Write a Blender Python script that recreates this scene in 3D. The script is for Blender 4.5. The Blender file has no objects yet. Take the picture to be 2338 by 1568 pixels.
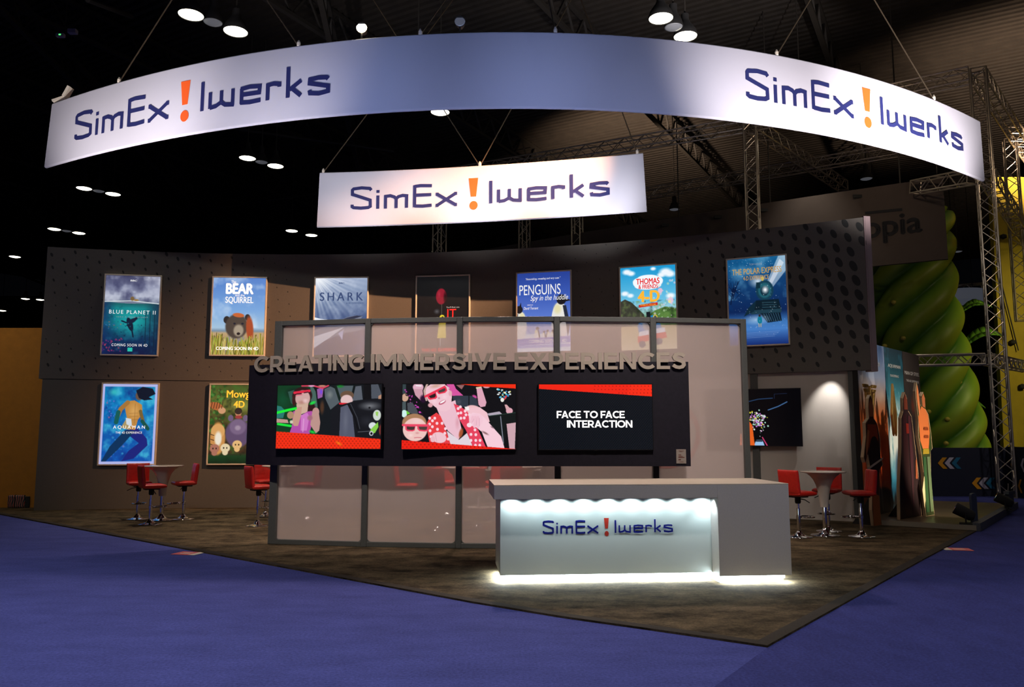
import bpy, bmesh, math, random
import numpy as np
from mathutils import Vector, Matrix
random.seed(7)
SC = bpy.context.scene
COL = SC.collection
PI = math.pi
# ---------------------------------------------------------------- camera model
F, CX, CY, EYE = 1800.0, 1169.0, 784.0, 1.6
TH = math.atan(206.0 / 1800.0)
ct, st = math.cos(TH), math.sin(TH)

def ray(x, y):
    u = (x - CX) / F
    v = (CY - y) / F
    return u, ct - v * st, st + v * ct

def at(x, y, d):
    X, Y, Z = ray(x, y)
    k = d / Y
    return Vector((X * k, d, EYE + Z * k))

def ground(x, y, z=0.0):
    X, Y, Z = ray(x, y)
    k = (z - EYE) / Z
    return Vector((X * k, Y * k, z))

cam_d = bpy.data.cameras.new('camera')
cam = bpy.data.objects.new('camera', cam_d)
COL.objects.link(cam)
cam.location = (0, 0, EYE)
cam.rotation_euler = (PI / 2 + TH, 0, 0)
cam_d.sensor_width = 36.0
cam_d.lens = 36.0 * F / 2338.0
cam_d.clip_end = 300
SC.camera = cam
SC.view_settings.view_transform = 'Standard'
SC.view_settings.look = 'None'
SC.view_settings.gamma = 1.0
SC.view_settings.exposure = 0.0
SC.view_settings.use_curve_mapping = False
SC.cycles.use_denoising = True
SC.cycles.max_bounces = 5
SC.cycles.diffuse_bounces = 2
SC.cycles.glossy_bounces = 2
SC.cycles.transparent_max_bounces = 6
SC.cycles.use_adaptive_sampling = True
SC.cycles.adaptive_threshold = 0.12
SC.cycles.adaptive_min_samples = 16
SC.cycles.caustics_reflective = False
SC.cycles.caustics_refractive = False
SC.cycles.sample_clamp_indirect = 4.0

# ---------------------------------------------------------------- materials
def s2l(c):
    return tuple(((v / 255.0) / 12.92 if v / 255.0 <= 0.04045 else ((v / 255.0 + 0.055) / 1.055) ** 2.4) for v in c)

def mat(name, col=(0.5, 0.5, 0.5), rough=0.6, metal=0.0, emit=None, es=1.0, noise=None, bump=0.0, spec=0.5, coat=0.0):
    """noise = (scale, amount, (sx,sy,sz)) : object-space mottling of the base colour"""
    m = bpy.data.materials.new(name)
    m.use_nodes = True
    nt = m.node_tree
    b = nt.nodes['Principled BSDF']
    b.inputs['Base Color'].default_value = (*col, 1)
    b.inputs['Roughness'].default_value = rough
    b.inputs['Metallic'].default_value = metal
    b.inputs['Specular IOR Level'].default_value = spec
    b.inputs['Coat Weight'].default_value = coat
    if emit is not None:
        b.inputs['Emission Color'].default_value = (*emit, 1)
        b.inputs['Emission Strength'].default_value = es
    if noise or bump:
        tc = nt.nodes.new('ShaderNodeTexCoord')
        mp = nt.nodes.new('ShaderNodeMapping')
        nt.links.new(tc.outputs['Object'], mp.inputs['Vector'])
        nz = nt.nodes.new('ShaderNodeTexNoise')
        sc, amt, stretch = noise if noise else (60.0, 0.0, (1, 1, 1))
        mp.inputs['Scale'].default_value = stretch
        nz.inputs['Scale'].default_value = sc
        nz.inputs['Detail'].default_value = 6
        nz.inputs['Roughness'].default_value = 0.65
        nt.links.new(mp.outputs['Vector'], nz.inputs['Vector'])
        if amt:
            cr = nt.nodes.new('ShaderNodeValToRGB')
            cr.color_ramp.elements[0].position = 0.3
            cr.color_ramp.elements[1].position = 0.7
            cr.color_ramp.elements[0].color = (*[max(0, c * (1 - amt)) for c in col], 1)
            cr.color_ramp.elements[1].color = (*[min(1, c * (1 + amt)) for c in col], 1)
            nt.links.new(nz.outputs['Fac'], cr.inputs['Fac'])
            nt.links.new(cr.outputs['Color'], b.inputs['Base Color'])
        if bump:
            bp = nt.nodes.new('ShaderNodeBump')
            bp.inputs['Strength'].default_value = bump
            bp.inputs['Distance'].default_value = 0.01
            nt.links.new(nz.outputs['Fac'], bp.inputs['Height'])
            nt.links.new(bp.outputs['Normal'], b.inputs['Normal'])
    return m

def lamp_mat(name, col, s):
    m = bpy.data.materials.new(name)
    m.use_nodes = True
    nt = m.node_tree
    nt.nodes.remove(nt.nodes['Principled BSDF'])
    e = nt.nodes.new('ShaderNodeEmission')
    e.inputs['Color'].default_value = (*col, 1)
    e.inputs['Strength'].default_value = s
    nt.links.new(e.outputs[0], nt.nodes['Material Output'].inputs[0])
    return m

def print_mat(name, glow, gloss=0.25):
    """printed artwork held in the 'Col' attribute; glow>0 = artwork emits its own colours, glow=0 = plain print"""
    m = bpy.data.materials.new(name)
    m.use_nodes = True
    nt = m.node_tree
    b = nt.nodes['Principled BSDF']
    a = nt.nodes.new('ShaderNodeAttribute')
    a.attribute_name = 'Col'
    b.inputs['Roughness'].default_value = gloss
    if glow > 0:
        b.inputs['Base Color'].default_value = (0.01, 0.01, 0.012, 1)
        b.inputs['Specular IOR Level'].default_value = 0.15
        nt.links.new(a.outputs['Color'], b.inputs['Emission Color'])
        b.inputs['Emission Strength'].default_value = glow
        m.cycles.emission_sampling = 'NONE'
    else:
        nt.links.new(a.outputs['Color'], b.inputs['Base Color'])
    return m

M = {}
M['wall_grey'] = mat('wall_grey', (0.135, 0.125, 0.113), 0.75, noise=(30, 0.05, (1, 1, 1)), spec=0.2)
M['dot'] = mat('wall_dot', (0.035, 0.038, 0.038), 0.75, spec=0.2)
M['wall_white'] = mat('wall_white', (0.50, 0.46, 0.42), 0.5, noise=(3, 0.04, (1, 1, 0.3)))
M['seam'] = mat('seam', (0.02, 0.02, 0.02), 0.8)
M['trim_pink'] = mat('edge_laminate', (0.30, 0.22, 0.23), 0.6)
M['alu'] = mat('satin_aluminium', (0.80, 0.72, 0.60), 0.45, 0.15)
M['frame_grey'] = mat('frame_paint', (0.075, 0.08, 0.078), 0.5, noise=(40, 0.08, (1, 1, 1)))
M['black_panel'] = mat('black_panel', (0.014, 0.012, 0.02), 0.45, noise=(20, 0.2, (1, 1, 1)), spec=0.25)
M['black'] = mat('black_plastic', (0.008, 0.008, 0.01), 0.3)
M['matte_black'] = mat('matte_black', (0.012, 0.012, 0.013), 0.8)
M['letter'] = mat('brushed_letter', (0.42, 0.36, 0.30), 0.5, 0.2, noise=(80, 0.05, (1, 1, 1)))
M['letter_side'] = mat('letter_edge', (0.10, 0.085, 0.07), 0.6)
M['counter'] = mat('counter_laminate', (0.55, 0.53, 0.52), 0.5, noise=(60, 0.04, (1, 1, 1)))
M['counter_top'] = mat('counter_top_laminate', (0.72, 0.62, 0.5), 0.45, noise=(60, 0.04, (1, 1, 1)))
M['counter_face'] = mat('counter_face', (0.62, 0.70, 0.70), 0.45)
M['plinth'] = mat('plinth_grey', (0.30, 0.30, 0.30), 0.5)
M['led'] = lamp_mat('led_strip', (0.84, 0.98, 1.0), 20.0)
M['navy'] = mat('logo_navy', (0.022, 0.028, 0.14), 0.55)
M['navy_counter'] = mat('logo_navy_vinyl', (0.0, 0.006, 0.22), 0.5)
M['orange'] = mat('logo_orange', (1.0, 0.13, 0.02), 0.55)
M['rust'] = mat('logo_rust_vinyl', (0.55, 0.035, 0.02), 0.5)
M['cloth'] = mat('banner_fabric', (0.66, 0.65, 0.74), 0.85, noise=(300, 0.03, (1, 1, 1)), spec=0.1)
M['cable'] = mat('steel_cable', (0.12, 0.09, 0.06), 0.5, 0.5)
M['red'] = mat('red_leatherette', (0.52, 0.018, 0.012), 0.38, noise=(25, 0.12, (1, 1, 1)), coat=0.1)
M['chrome'] = mat('chrome', (0.78, 0.78, 0.8), 0.06, 1.0)
M['table_white'] = mat('gloss_white_plastic', (0.62, 0.56, 0.5), 0.15, coat=0.4)
M['truss'] = mat('truss_aluminium', (0.55, 0.48, 0.40), 0.3, 0.75)
M['steel_dark'] = mat('dark_steel', (0.028, 0.024, 0.02), 0.7)
M['ceiling'] = mat('deck', (0.022, 0.017, 0.013), 0.75, noise=(2, 0.3, (1, 1, 1)))
M['lamp_on'] = lamp_mat('lamp_on', (1.0, 0.93, 0.72), 9.0)
M['lamp_dim'] = mat('lamp_lens_off', (0.2, 0.21, 0.23), 0.3, emit=(0.5, 0.52, 0.6), es=0.10)
M['spot_on'] = lamp_mat('spot_on', (1.0, 0.85, 0.55), 60.0)
M['yellow_wall'] = mat('yellow_wall', (0.42, 0.17, 0.012), 0.8, noise=(6, 0.1, (1, 1, 1)))
M['yellow_tall'] = mat('yellow_tall', (0.36, 0.27, 0.01), 0.7, noise=(1.5, 0.12, (1, 1, 1)))
M['neigh_sign'] = mat('neighbour_fabric', (0.065, 0.048, 0.042), 0.9, noise=(0.6, 0.15, (1, 1, 1)))
M['neigh_ink'] = mat('neighbour_ink', (0.014, 0.014, 0.018), 0.9)
M['barrier'] = mat('barrier_navy', (0.012, 0.014, 0.032), 0.5)
M['chev_y'] = mat('chevron_yellow', (0.75, 0.32, 0.01), 0.5)
M['chev_w'] = mat('chevron_white', (0.55, 0.5, 0.6), 0.5)
M['chev_b'] = mat('chevron_blue', (0.01, 0.14, 0.26), 0.5)
M['gold'] = mat('gold_emblem', (0.62, 0.38, 0.11), 0.32, 0.7)
M['sticker_red'] = mat('sticker_red', (0.8, 0.16, 0.17), 0.6)
M['sticker_white'] = mat('sticker_white', (0.85, 0.75, 0.62), 0.6)
M['card'] = mat('card_beige', (0.30, 0.25, 0.22), 0.7)
M['card_ink'] = mat('card_ink', (0.12, 0.03, 0.02), 0.7)
M['platform_edge'] = mat('platform_edge', (0.34, 0.30, 0.24), 0.5)
M['kerb'] = mat('platform_kerb', (0.08, 0.085, 0.11), 0.6)
M['platform'] = mat('platform_floor', (0.14, 0.10, 0.065), 0.35, noise=(8, 0.3, (1, 1, 1)))

def carpet(name, col, amt1, amt2, s1, s2, stretch):
    m = bpy.data.materials.new(name)
    m.use_nodes = True
    nt = m.node_tree
    b = nt.nodes['Principled BSDF']
    b.inputs['Roughness'].default_value = 0.95
    b.inputs['Specular IOR Level'].default_value = 0.08
    tc = nt.nodes.new('ShaderNodeTexCoord')
    mp = nt.nodes.new('ShaderNodeMapping')
    mp.inputs['Scale'].default_value = stretch
    nt.links.new(tc.outputs['Object'], mp.inputs['Vector'])
    vals = []
    for s, a, vec in ((s1, amt1, mp.outputs['Vector']), (s2, amt2, tc.outputs['Object'])):
        n = nt.nodes.new('ShaderNodeTexNoise')
        n.inputs['Scale'].default_value = s
        n.inputs['Detail'].default_value = 5
        n.inputs['Roughness'].default_value = 0.7
        nt.links.new(vec, n.inputs['Vector'])
        r = nt.nodes.new('ShaderNodeMapRange')
        r.inputs['From Min'].default_value = 0.28
        r.inputs['From Max'].default_value = 0.72
        r.inputs['To Min'].default_value = 1 - a
        r.inputs['To Max'].default_value = 1 + a
        nt.links.new(n.outputs['Fac'], r.inputs['Value'])
        vals.append(r.outputs['Result'])
    mu = nt.nodes.new('ShaderNodeMath')
    mu.operation = 'MULTIPLY'
    nt.links.new(vals[0], mu.inputs[0])
    nt.links.new(vals[1], mu.inputs[1])
    vm = nt.nodes.new('ShaderNodeVectorMath')
    vm.operation = 'SCALE'
    vm.inputs[0].default_value = col
    nt.links.new(mu.outputs[0], vm.inputs['Scale'])
    nt.links.new(vm.outputs[0], b.inputs['Base Color'])
    return m

M['carpet_blue'] = carpet('carpet_blue', (0.066, 0.079, 0.285), 0.18, 0.36, 1.6, 45.0, (1, 2.2, 1))
M['carpet_blue_b'] = carpet('carpet_blue_turned', (0.044, 0.052, 0.205), 0.18, 0.36, 1.6, 45.0, (2.2, 1, 1))
M['carpet_grey'] = carpet('carpet_grey', (0.078, 0.058, 0.034), 0.95, 0.45, 2.0, 40.0, (1, 1.5, 1))

g = bpy.data.materials.new('frosted_glass')
g.use_nodes = True
nt = g.node_tree
nt.nodes.remove(nt.nodes['Principled BSDF'])
tr = nt.nodes.new('ShaderNodeBsdfTransparent')
tr.inputs['Color'].default_value = (0.95, 0.93, 0.95, 1)
df = nt.nodes.new('ShaderNodeBsdfDiffuse')
df.inputs['Color'].default_value = (0.80, 0.70, 0.67, 1)
tl = nt.nodes.new('ShaderNodeBsdfTranslucent')
tl.inputs['Color'].default_value = (0.80, 0.70, 0.67, 1)
mx1 = nt.nodes.new('ShaderNodeMixShader')
mx1.inputs[0].default_value = 0.35
mx2 = nt.nodes.new('ShaderNodeMixShader')
mx2.inputs[0].default_value = 0.38
nt.links.new(df.outputs[0], mx1.inputs[1])
nt.links.new(tl.outputs[0], mx1.inputs[2])
nt.links.new(tr.outputs[0], mx2.inputs[1])
nt.links.new(mx1.outputs[0], mx2.inputs[2])
nt.links.new(mx2.outputs[0], nt.nodes['Material Output'].inputs[0])
M['frost'] = g
M['p_lit'] = print_mat('emissive_print', 1.0)  # poster prints emit their own colours
M['p_screen'] = print_mat('screen_picture', 1.0, 0.2)
M['p_plain'] = print_mat('plain_print', 0.0, 0.45)
M['t_white'] = mat('type_white', (0.8, 0.8, 0.8), 0.5, emit=(1, 1, 1), es=0.85)
M['t_navy'] = mat('type_navy', (0.02, 0.05, 0.16), 0.5, emit=(0.01, 0.035, 0.12), es=1.0)
M['t_red'] = mat('type_red', (0.6, 0.02, 0.02), 0.5, emit=(0.72, 0.01, 0.01), es=1.0)
M['t_yellow'] = mat('type_yellow', (0.8, 0.5, 0.05), 0.5, emit=(0.95, 0.45, 0.03), es=1.0)
M['t_gold'] = mat('type_gold', (0.6, 0.4, 0.1), 0.5, emit=(0.62, 0.36, 0.08), es=0.8)
M['t_grey'] = mat('type_grey', (0.4, 0.45, 0.5), 0.5, emit=(0.35, 0.42, 0.5), es=0.6)
M['t_pale'] = mat('type_pale', (0.7, 0.7, 0.7), 0.5)

# ---------------------------------------------------------------- object helpers
def tag(o, label=None, cat=None, group=None, kind=None):
    if label: o['label'] = label
    if cat: o['category'] = cat
    if group: o['group'] = group
    if kind: o['kind'] = kind
    return o

def empty(name, loc=(0, 0, 0), rz=0.0):
    o = bpy.data.objects.new(name, None)
    o.empty_display_size = 0.2
    o.location = loc
    o.rotation_euler = (0, 0, rz)
    COL.objects.link(o)
    return o

def thing(name, label, cat, loc=(0, 0, 0), rz=0.0, group=None):
    return tag(empty(name, loc, rz), label, cat, group)

class MB:
    def __init__(s):
        s.v, s.f, s.m = [], [], []
        s.mats = []
    def mi(s, m):
        if m not in s.mats: s.mats.append(m)
        return s.mats.index(m)
    def add(s, vs, fs, m=0):
        o = len(s.v)
        s.v += [tuple(p) for p in vs]
        s.f += [tuple(i + o for i in f) for f in fs]
        s.m += [m] * len(fs)
        return s
    def box(s, a, b, m=0):
        x0, y0, z0 = a; x1, y1, z1 = b
        vs = [(x0,y0,z0),(x1,y0,z0),(x1,y1,z0),(x0,y1,z0),(x0,y0,z1),(x1,y0,z1),(x1,y1,z1),(x0,y1,z1)]
        return s.add(vs, [(0,3,2,1),(4,5,6,7),(0,1,5,4),(1,2,6,5),(2,3,7,6),(3,0,4,7)], m)
    def obox(s, p, q, up, w, h, m=0):
        """bar from p to q, w across, h along up"""
        p, q, up = Vector(p), Vector(q), Vector(up)
        d = (q - p).normalized()
        side = d.cross(up).normalized() * (w / 2)
        u = side.normalized().cross(d).normalized() * (h / 2)
        vs = [p-side-u, p+side-u, p+side+u, p-side+u, q-side-u, q+side-u, q+side+u, q-side+u]
        return s.add(vs, [(3,2,1,0),(4,5,6,7),(0,1,5,4),(1,2,6,5),(2,3,7,6),(3,0,4,7)], m)
    def tube(s, pts, r, n=8, m=0, closed=False, cap=True):
        pts = [Vector(p) for p in pts]
        N = len(pts)
        rs = r if isinstance(r, (list, tuple)) else [r] * N
        base = len(s.v)
        t0 = (pts[1] - pts[0]).normalized()
        ref = Vector((0, 0, 1)) if abs(t0.z) < 0.9 else Vector((1, 0, 0))
        a = t0.cross(ref).normalized()
        for i in range(N):
            if closed: t = (pts[(i+1) % N] - pts[i-1]).normalized()
            else: t = (pts[min(i+1, N-1)] - pts[max(i-1, 0)]).normalized()
            a = (a - t * a.dot(t)).normalized()
            b = t.cross(a)
            for k in range(n):
                an = 2 * PI * k / n
                s.v.append(tuple(pts[i] + (a * math.cos(an) + b * math.sin(an)) * rs[i]))
        for i in range(N if closed else N - 1):
            j = (i + 1) % N
            for k in range(n):
                l = (k + 1) % n
                s.f.append((base+i*n+k, base+j*n+k, base+j*n+l, base+i*n+l)); s.m.append(m)
        if cap and not closed:
            s.f.append(tuple(base + k for k in range(n))); s.m.append(m)
            s.f.append(tuple(base + (N-1)*n + k for k in reversed(range(n)))); s.m.append(m)
        return s
    def lathe(s, prof, c=(0, 0, 0), n=32, m=0):
        base = len(s.v)
        for (r, z) in prof:
            for k in range(n):
                an = 2 * PI * k / n
                s.v.append((c[0] + r * math.cos(an), c[1] + r * math.sin(an), c[2] + z))
        for i in range(len(prof) - 1):
            for k in range(n):
                l = (k + 1) % n
                s.f.append((base+i*n+k, base+i*n+l, base+(i+1)*n+l, base+(i+1)*n+k)); s.m.append(m)
        return s
    def prism(s, poly, fn, d0, d1, m=0, ms=None):
        """poly: 2D outline, fn(u,v,d) -> point; solid between d0 (front) and d1"""
        n = len(poly)
        vs = [fn(u, v, d0) for u, v in poly] + [fn(u, v, d1) for u, v in poly]
        s.add(vs, [tuple(range(n)), tuple(reversed(range(n, 2 * n)))], m)
        o = len(s.v) - 2 * n
        for i in range(n):
            j = (i + 1) % n
            s.f.append((o+i, o+n+i, o+n+j, o+j)); s.m.append(m if ms is None else ms)
        return s
    def build(s, name, mats, parent=None, smooth=False, bevel=0.0, seg=2, sub=0, weld=False):
        if not isinstance(mats, (list, tuple)): mats = [mats]
        me = bpy.data.meshes.new(name)
        me.from_pydata(s.v, [], s.f)
        for m_ in mats: me.materials.append(m_)
        if len(mats) > 1:
            me.polygons.foreach_set('material_index', s.m)
        bm = bmesh.new(); bm.from_mesh(me)
        if weld: bmesh.ops.remove_doubles(bm, verts=bm.verts, dist=1e-5)
        bmesh.ops.recalc_face_normals(bm, faces=bm.faces)
        bm.to_mesh(me); bm.free()
        if smooth is True:
            me.polygons.foreach_set('use_smooth', [True] * len(me.polygons))
        me.update()
        o = bpy.data.objects.new(name, me)
        COL.objects.link(o)
        if smooth == 'auto':
            me.polygons.foreach_set('use_smooth', [True] * len(me.polygons))
            me.set_sharp_from_angle(angle=math.radians(35))
        if bevel:
            b = o.modifiers.new('bevel', 'BEVEL'); b.width = bevel; b.segments = seg; b.limit_method = 'ANGLE'
            b.angle_limit = math.radians(40)
        if sub:
            b = o.modifiers.new('sub', 'SUBSURF'); b.levels = sub; b.render_levels = sub
        if parent: o.parent = parent
        return o

def copy_tree(o, parent=None):
    c = o.copy(); COL.objects.link(c)
    if parent: c.parent = parent
    for ch in list(o.children): copy_tree(ch, c)
    return c

# ---------------------------------------------------------------- type
def _font_mesh(txt, bold=0.0, shear=0.0, ext=0.0, res=6, space=1.0):
    cu = bpy.data.curves.new('tmp_font', 'FONT')
    cu.body = txt; cu.offset = bold; cu.shear = shear; cu.extrude = ext; cu.resolution_u = res
    cu.space_character = space
    o = bpy.data.objects.new('tmp_font', cu)
    COL.objects.link(o)
    bpy.context.view_layer.update()
    dg = bpy.context.evaluated_depsgraph_get()
    me = bpy.data.meshes.new_from_object(o.evaluated_get(dg))
    vs = [tuple(v.co) for v in me.vertices]
    fs = [tuple(p.vertices) for p in me.polygons]
    bpy.data.objects.remove(o); bpy.data.curves.remove(cu); bpy.data.meshes.remove(me)
    return vs, fs

def text_to(mb, txt, box, fn, d=0.0, m=0, bold=0.02, shear=0.0, space=1.0, skew=None):
    """flat text fitted to box (u0,v0,u1,v1) with v upwards; fn(u,v,d)->point"""
    vs, fs = _font_mesh(txt, 0, shear, space=space)
    xs = [v[0] for v in vs]; ys = [v[1] for v in vs]
    x0, x1, y0, y1 = min(xs), max(xs), min(ys), max(ys)
    u0, v0, u1, v1 = box
    kx = (u1-u0)/(x1-x0); ky = (v1-v0)/(y1-y0)
    sh = [(0, 0)] if bold < .008 else [(0, 0), (-bold, 0), (bold, 0)]+([(0, bold*.6), (0, -bold*.6)] if bold > .02 else [])
    for j, (sx, sy) in enumerate(sh):      # heavier weight: the same outline laid again slightly aside
        out = [fn(u0+kx*(v[0]-x0+sx*(1-2*bold)), v0+ky*(v[1]-y0+sy), d+.0003*j) for v in vs]
        mb.add(out, fs, m)

# ---- heavy geometric capitals, cap height 1
def _strip(pts, w=.2):
    pts = [Vector((x, y)) for x, y in pts]; L, R = [], []
    pts = [p for i, p in enumerate(pts) if i == 0 or (p-pts[i-1]).length > 1e-4]
    for i, p in enumerate(pts):
        a = (p-pts[i-1]).normalized() if i else (pts[1]-p).normalized()
        b = (pts[i+1]-p).normalized() if i < len(pts)-1 else a
        n = Vector((-a.y, a.x))+Vector((-b.y, b.x)); n = n.normalized()/max(.4, n.length/2)
        L.append(p+n*w/2); R.append(p-n*w/2)
    return [[tuple(L[i]), tuple(L[i+1]), tuple(R[i+1]), tuple(R[i])] for i in range(len(pts)-1)]
def _bx(x0, y0, x1, y1): return [(x0, y0), (x1, y0), (x1, y1), (x0, y1)]
def _arc(cx, cy, rx, ry, a0, a1, n=18): return [(cx+rx*math.cos(math.radians(a0+(a1-a0)*k/n)), cy+ry*math.sin(math.radians(a0+(a1-a0)*k/n))) for k in range(n+1)]
def _mir(q, W): return [(W-x, y) for x, y in q]
_vl = [(0, 1), (.22, 1), (.56, 0), (.36, 0)]; _al = [(0, 0), (.22, 0), (.56, 1), (.36, 1)]
_bowl = _strip([(.1, .9), (.42, .9)]+_arc(.42, .65, .24, .25, 90, -90, 10)+[(.1, .40)])
CAPS = {
 'E': (.70, [_bx(0, 0, .2, 1), _bx(0, .81, .68, 1), _bx(0, .41, .62, .59), _bx(0, 0, .70, .19)]),
 'F': (.66, [_bx(0, 0, .2, 1), _bx(0, .81, .66, 1), _bx(0, .37, .60, .56)]),
 'I': (.20, [_bx(0, 0, .2, 1)]), 'T': (.78, [_bx(0, .81, .78, 1), _bx(.29, 0, .49, 1)]),
 'N': (.86, [_bx(0, 0, .2, 1), _bx(.66, 0, .86, 1), [(0, 1), (.21, 1), (.86, 0), (.65, 0)]]),
 'M': (1.06, [_bx(0, 0, .19, 1), _bx(.87, 0, 1.06, 1), [(0, 1), (.21, 1), (.63, .25), (.43, .25)], _mir([(0, 1), (.21, 1), (.63, .25), (.43, .25)], 1.06)]),
 'A': (.92, [_al, _mir(_al, .92), _bx(.2, .2, .72, .37)]), 'V': (.92, [_vl, _mir(_vl, .92)]),
 'X': (.88, [[(0, 0), (.25, 0), (.87, 1), (.62, 1)], [(.02, 1), (.27, 1), (.88, 0), (.63, 0)]]),
 'P': (.76, [_bx(0, 0, .2, 1)]+_bowl), 'R': (.80, [_bx(0, 0, .2, 1), [(.32, .36), (.55, .36), (.80, 0), (.57, 0)]]+_bowl),
 'C': (.86, _strip(_arc(.51, .5, .41, .405, 44, 316, 22))), 'O': (1.04, _strip(_arc(.52, .5, .42, .405, 0, 360, 32))),
 'G': (.90, _strip(_arc(.51, .5, .41, .405, 44, 325, 22))+[_bx(.70, .12, .89, .52)]),
 'S': (.74, _strip([(.66, .77), (.52, .87), (.36, .905), (.20, .86), (.125, .73), (.17, .61), (.32, .535), (.48, .48), (.60, .39), (.62, .26), (.54, .14), (.38, .095), (.20, .125), (.05, .24)])),
}
def caps_layout(wd, gap=.11, space=.42):
    x = 0; out = []
    for i, ch in enumerate(wd):
        if ch == ' ': x += space; continue
        g_ = gap - (.08 if (ch+wd[i-1:i]) in ('AT', 'TA', 'VA', 'AV', 'AF') else 0) if out and wd[i-1] != ' ' else 0
        x += g_; out.append((ch, x)); x += CAPS[ch][0]
    return out, x

# ---------------------------------------------------------------- painted prints
class Canvas:
    """small software painter; colours sRGB 0-255; x0..x1,y0..y1 = drawing units (y down)"""
    def __init__(s, x0, y0, x1, y1, w, h, bg=(0, 0, 0)):
        s.x0, s.y0, s.x1, s.y1, s.w, s.h = x0, y0, x1, y1, w, h
        W, Hh = w * 2, h * 2
        s.X, s.Y = np.meshgrid(x0 + (np.arange(W) + .5) / W * (x1 - x0), y0 + (np.arange(Hh) + .5) / Hh * (y1 - y0))
        s.a = np.empty((Hh, W, 3)); s.a[:] = bg
    def mix(s, mask, col):
        mask = np.clip(mask, 0, 1)[..., None]
        s.a = s.a * (1 - mask) + np.array(col, float) * mask
    def vgrad(s, stops, mask=None):
        ys = [p[0] for p in stops]
        g = np.stack([np.interp(s.Y, ys, [p[1][k] for p in stops]) for k in range(3)], -1)
        mk = 1.0 if mask is None else np.clip(mask, 0, 1)[..., None]
        s.a = s.a * (1 - mk) + g * mk
    def inpoly(s, pts):
        ins = np.zeros(s.X.shape, bool)
        n = len(pts)
        for i in range(n):
            xa, ya = pts[i]; xb, yb = pts[(i+1) % n]
            if ya == yb: continue
            c = ((ya > s.Y) != (yb > s.Y)) & (s.X < (xb-xa)*(s.Y-ya)/(yb-ya)+xa)
            ins ^= c
        return ins.astype(float)
    def poly(s, pts, col, al=1.0):
        s.mix(s.inpoly(pts) * al, col)
    def ell(s, cx, cy, rx, ry, col, rot=0.0, soft=0.08, al=1.0):
        c, n = math.cos(rot), math.sin(rot)
        dx, dy = s.X - cx, s.Y - cy
        r = np.sqrt(((dx*c+dy*n)/rx)**2 + ((-dx*n+dy*c)/ry)**2)
        s.mix(np.clip((1-r)/max(soft, 1e-3) + .5 * (soft < .2), 0, 1) * al, col)
    def line(s, pts, w, col, al=1.0):
        d = np.full(s.X.shape, 1e9)
        for (xa, ya), (xb, yb) in zip(pts, pts[1:]):
            L = (xb-xa)**2+(yb-ya)**2 + 1e-9
            t = np.clip(((s.X-xa)*(xb-xa)+(s.Y-ya)*(yb-ya))/L, 0, 1)
            d = np.minimum(d, np.hypot(s.X-xa-t*(xb-xa), s.Y-ya-t*(yb-ya)))
        u = (s.x1 - s.x0) / s.w * .5
        s.mix(np.clip((w/2-d)/u+.5, 0, 1) * al, col)
    def noise(s, sx, sy, seed, octv=4):
        rng = np.random.RandomState(seed)
        out = np.zeros(s.X.shape); amp = 1; tot = 0
        for o in range(octv):
            gx, gy = int(sx*2**o)+3, int(sy*2**o)+3
            g = rng.rand(gy, gx)
            fx = (s.X-s.x0)/(s.x1-s.x0)*(gx-2); fy = (s.Y-s.y0)/(s.y1-s.y0)*(gy-2)
            fx = np.clip(fx, 0, gx-2.001); fy = np.clip(fy, 0, gy-2.001)
            ix, iy = fx.astype(int), fy.astype(int)
            tx, ty = fx-ix, fy-iy
            tx = tx*tx*(3-2*tx); ty = ty*ty*(3-2*ty)
            v = (g[iy, ix]*(1-tx)+g[iy, ix+1]*tx)*(1-ty)+(g[iy+1, ix]*(1-tx)+g[iy+1, ix+1]*tx)*ty
            out += v*amp; tot += amp; amp *= .55
        return out / tot
    def speck(s, n, box, r, cols, seed, al=1.0):
        rng = random.Random(seed)
        for i in range(n):
            x = rng.uniform(box[0], box[2]); y = rng.uniform(box[1], box[3])
            rr = rng.uniform(*r)
            s.ell(x, y, rr, rr, rng.choice(cols), al=al, soft=.3)
    def grade(s, k):
        s.a = s.a * k
    def result(s):
        a = np.clip(s.a, 0, 255).reshape(s.h, 2, s.w, 2, 3).mean((1, 3)) / 255.0
        return np.where(a <= .04045, a/12.92, ((a+.055)/1.055)**2.4)

def print_mesh(name, cv, fn, material, parent=None):
    """grid sheet carrying the painted colours; fn(a,b) a,b in 0..1 (b downwards) -> point"""
    img = cv.result(); h, w = img.shape[:2]
    A, B = np.meshgrid((np.arange(w))/(w-1), (np.arange(h))/(h-1))
    p00, p10, p01 = [np.array(fn(*q)) for q in ((0, 0), (1, 0), (0, 1))]
    V = p00 + A[..., None]*(p10-p00) + B[..., None]*(p01-p00)
    me = bpy.data.meshes.new(name)
    idx = np.arange(w*h).reshape(h, w)
    q = np.stack([idx[:-1, :-1], idx[1:, :-1], idx[1:, 1:], idx[:-1, 1:]], -1).reshape(-1, 4)
    me.vertices.add(w*h); me.vertices.foreach_set('co', V.reshape(-1))
    me.loops.add(q.size); me.loops.foreach_set('vertex_index', q.reshape(-1).astype(np.int32))
    me.polygons.add(len(q)); me.polygons.foreach_set('loop_start', np.arange(0, q.size, 4, dtype=np.int32))
    me.update(calc_edges=True)
    ca = me.color_attributes.new('Col', 'FLOAT_COLOR', 'POINT')
    rgba = np.ones((w*h, 4)); rgba[:, :3] = img.reshape(-1, 3)
    ca.data.foreach_set('color', rgba.reshape(-1))
    me.materials.append(material)
    o = bpy.data.objects.new(name, me); COL.objects.link(o)
    if parent: o.parent = parent
    return o

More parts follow.
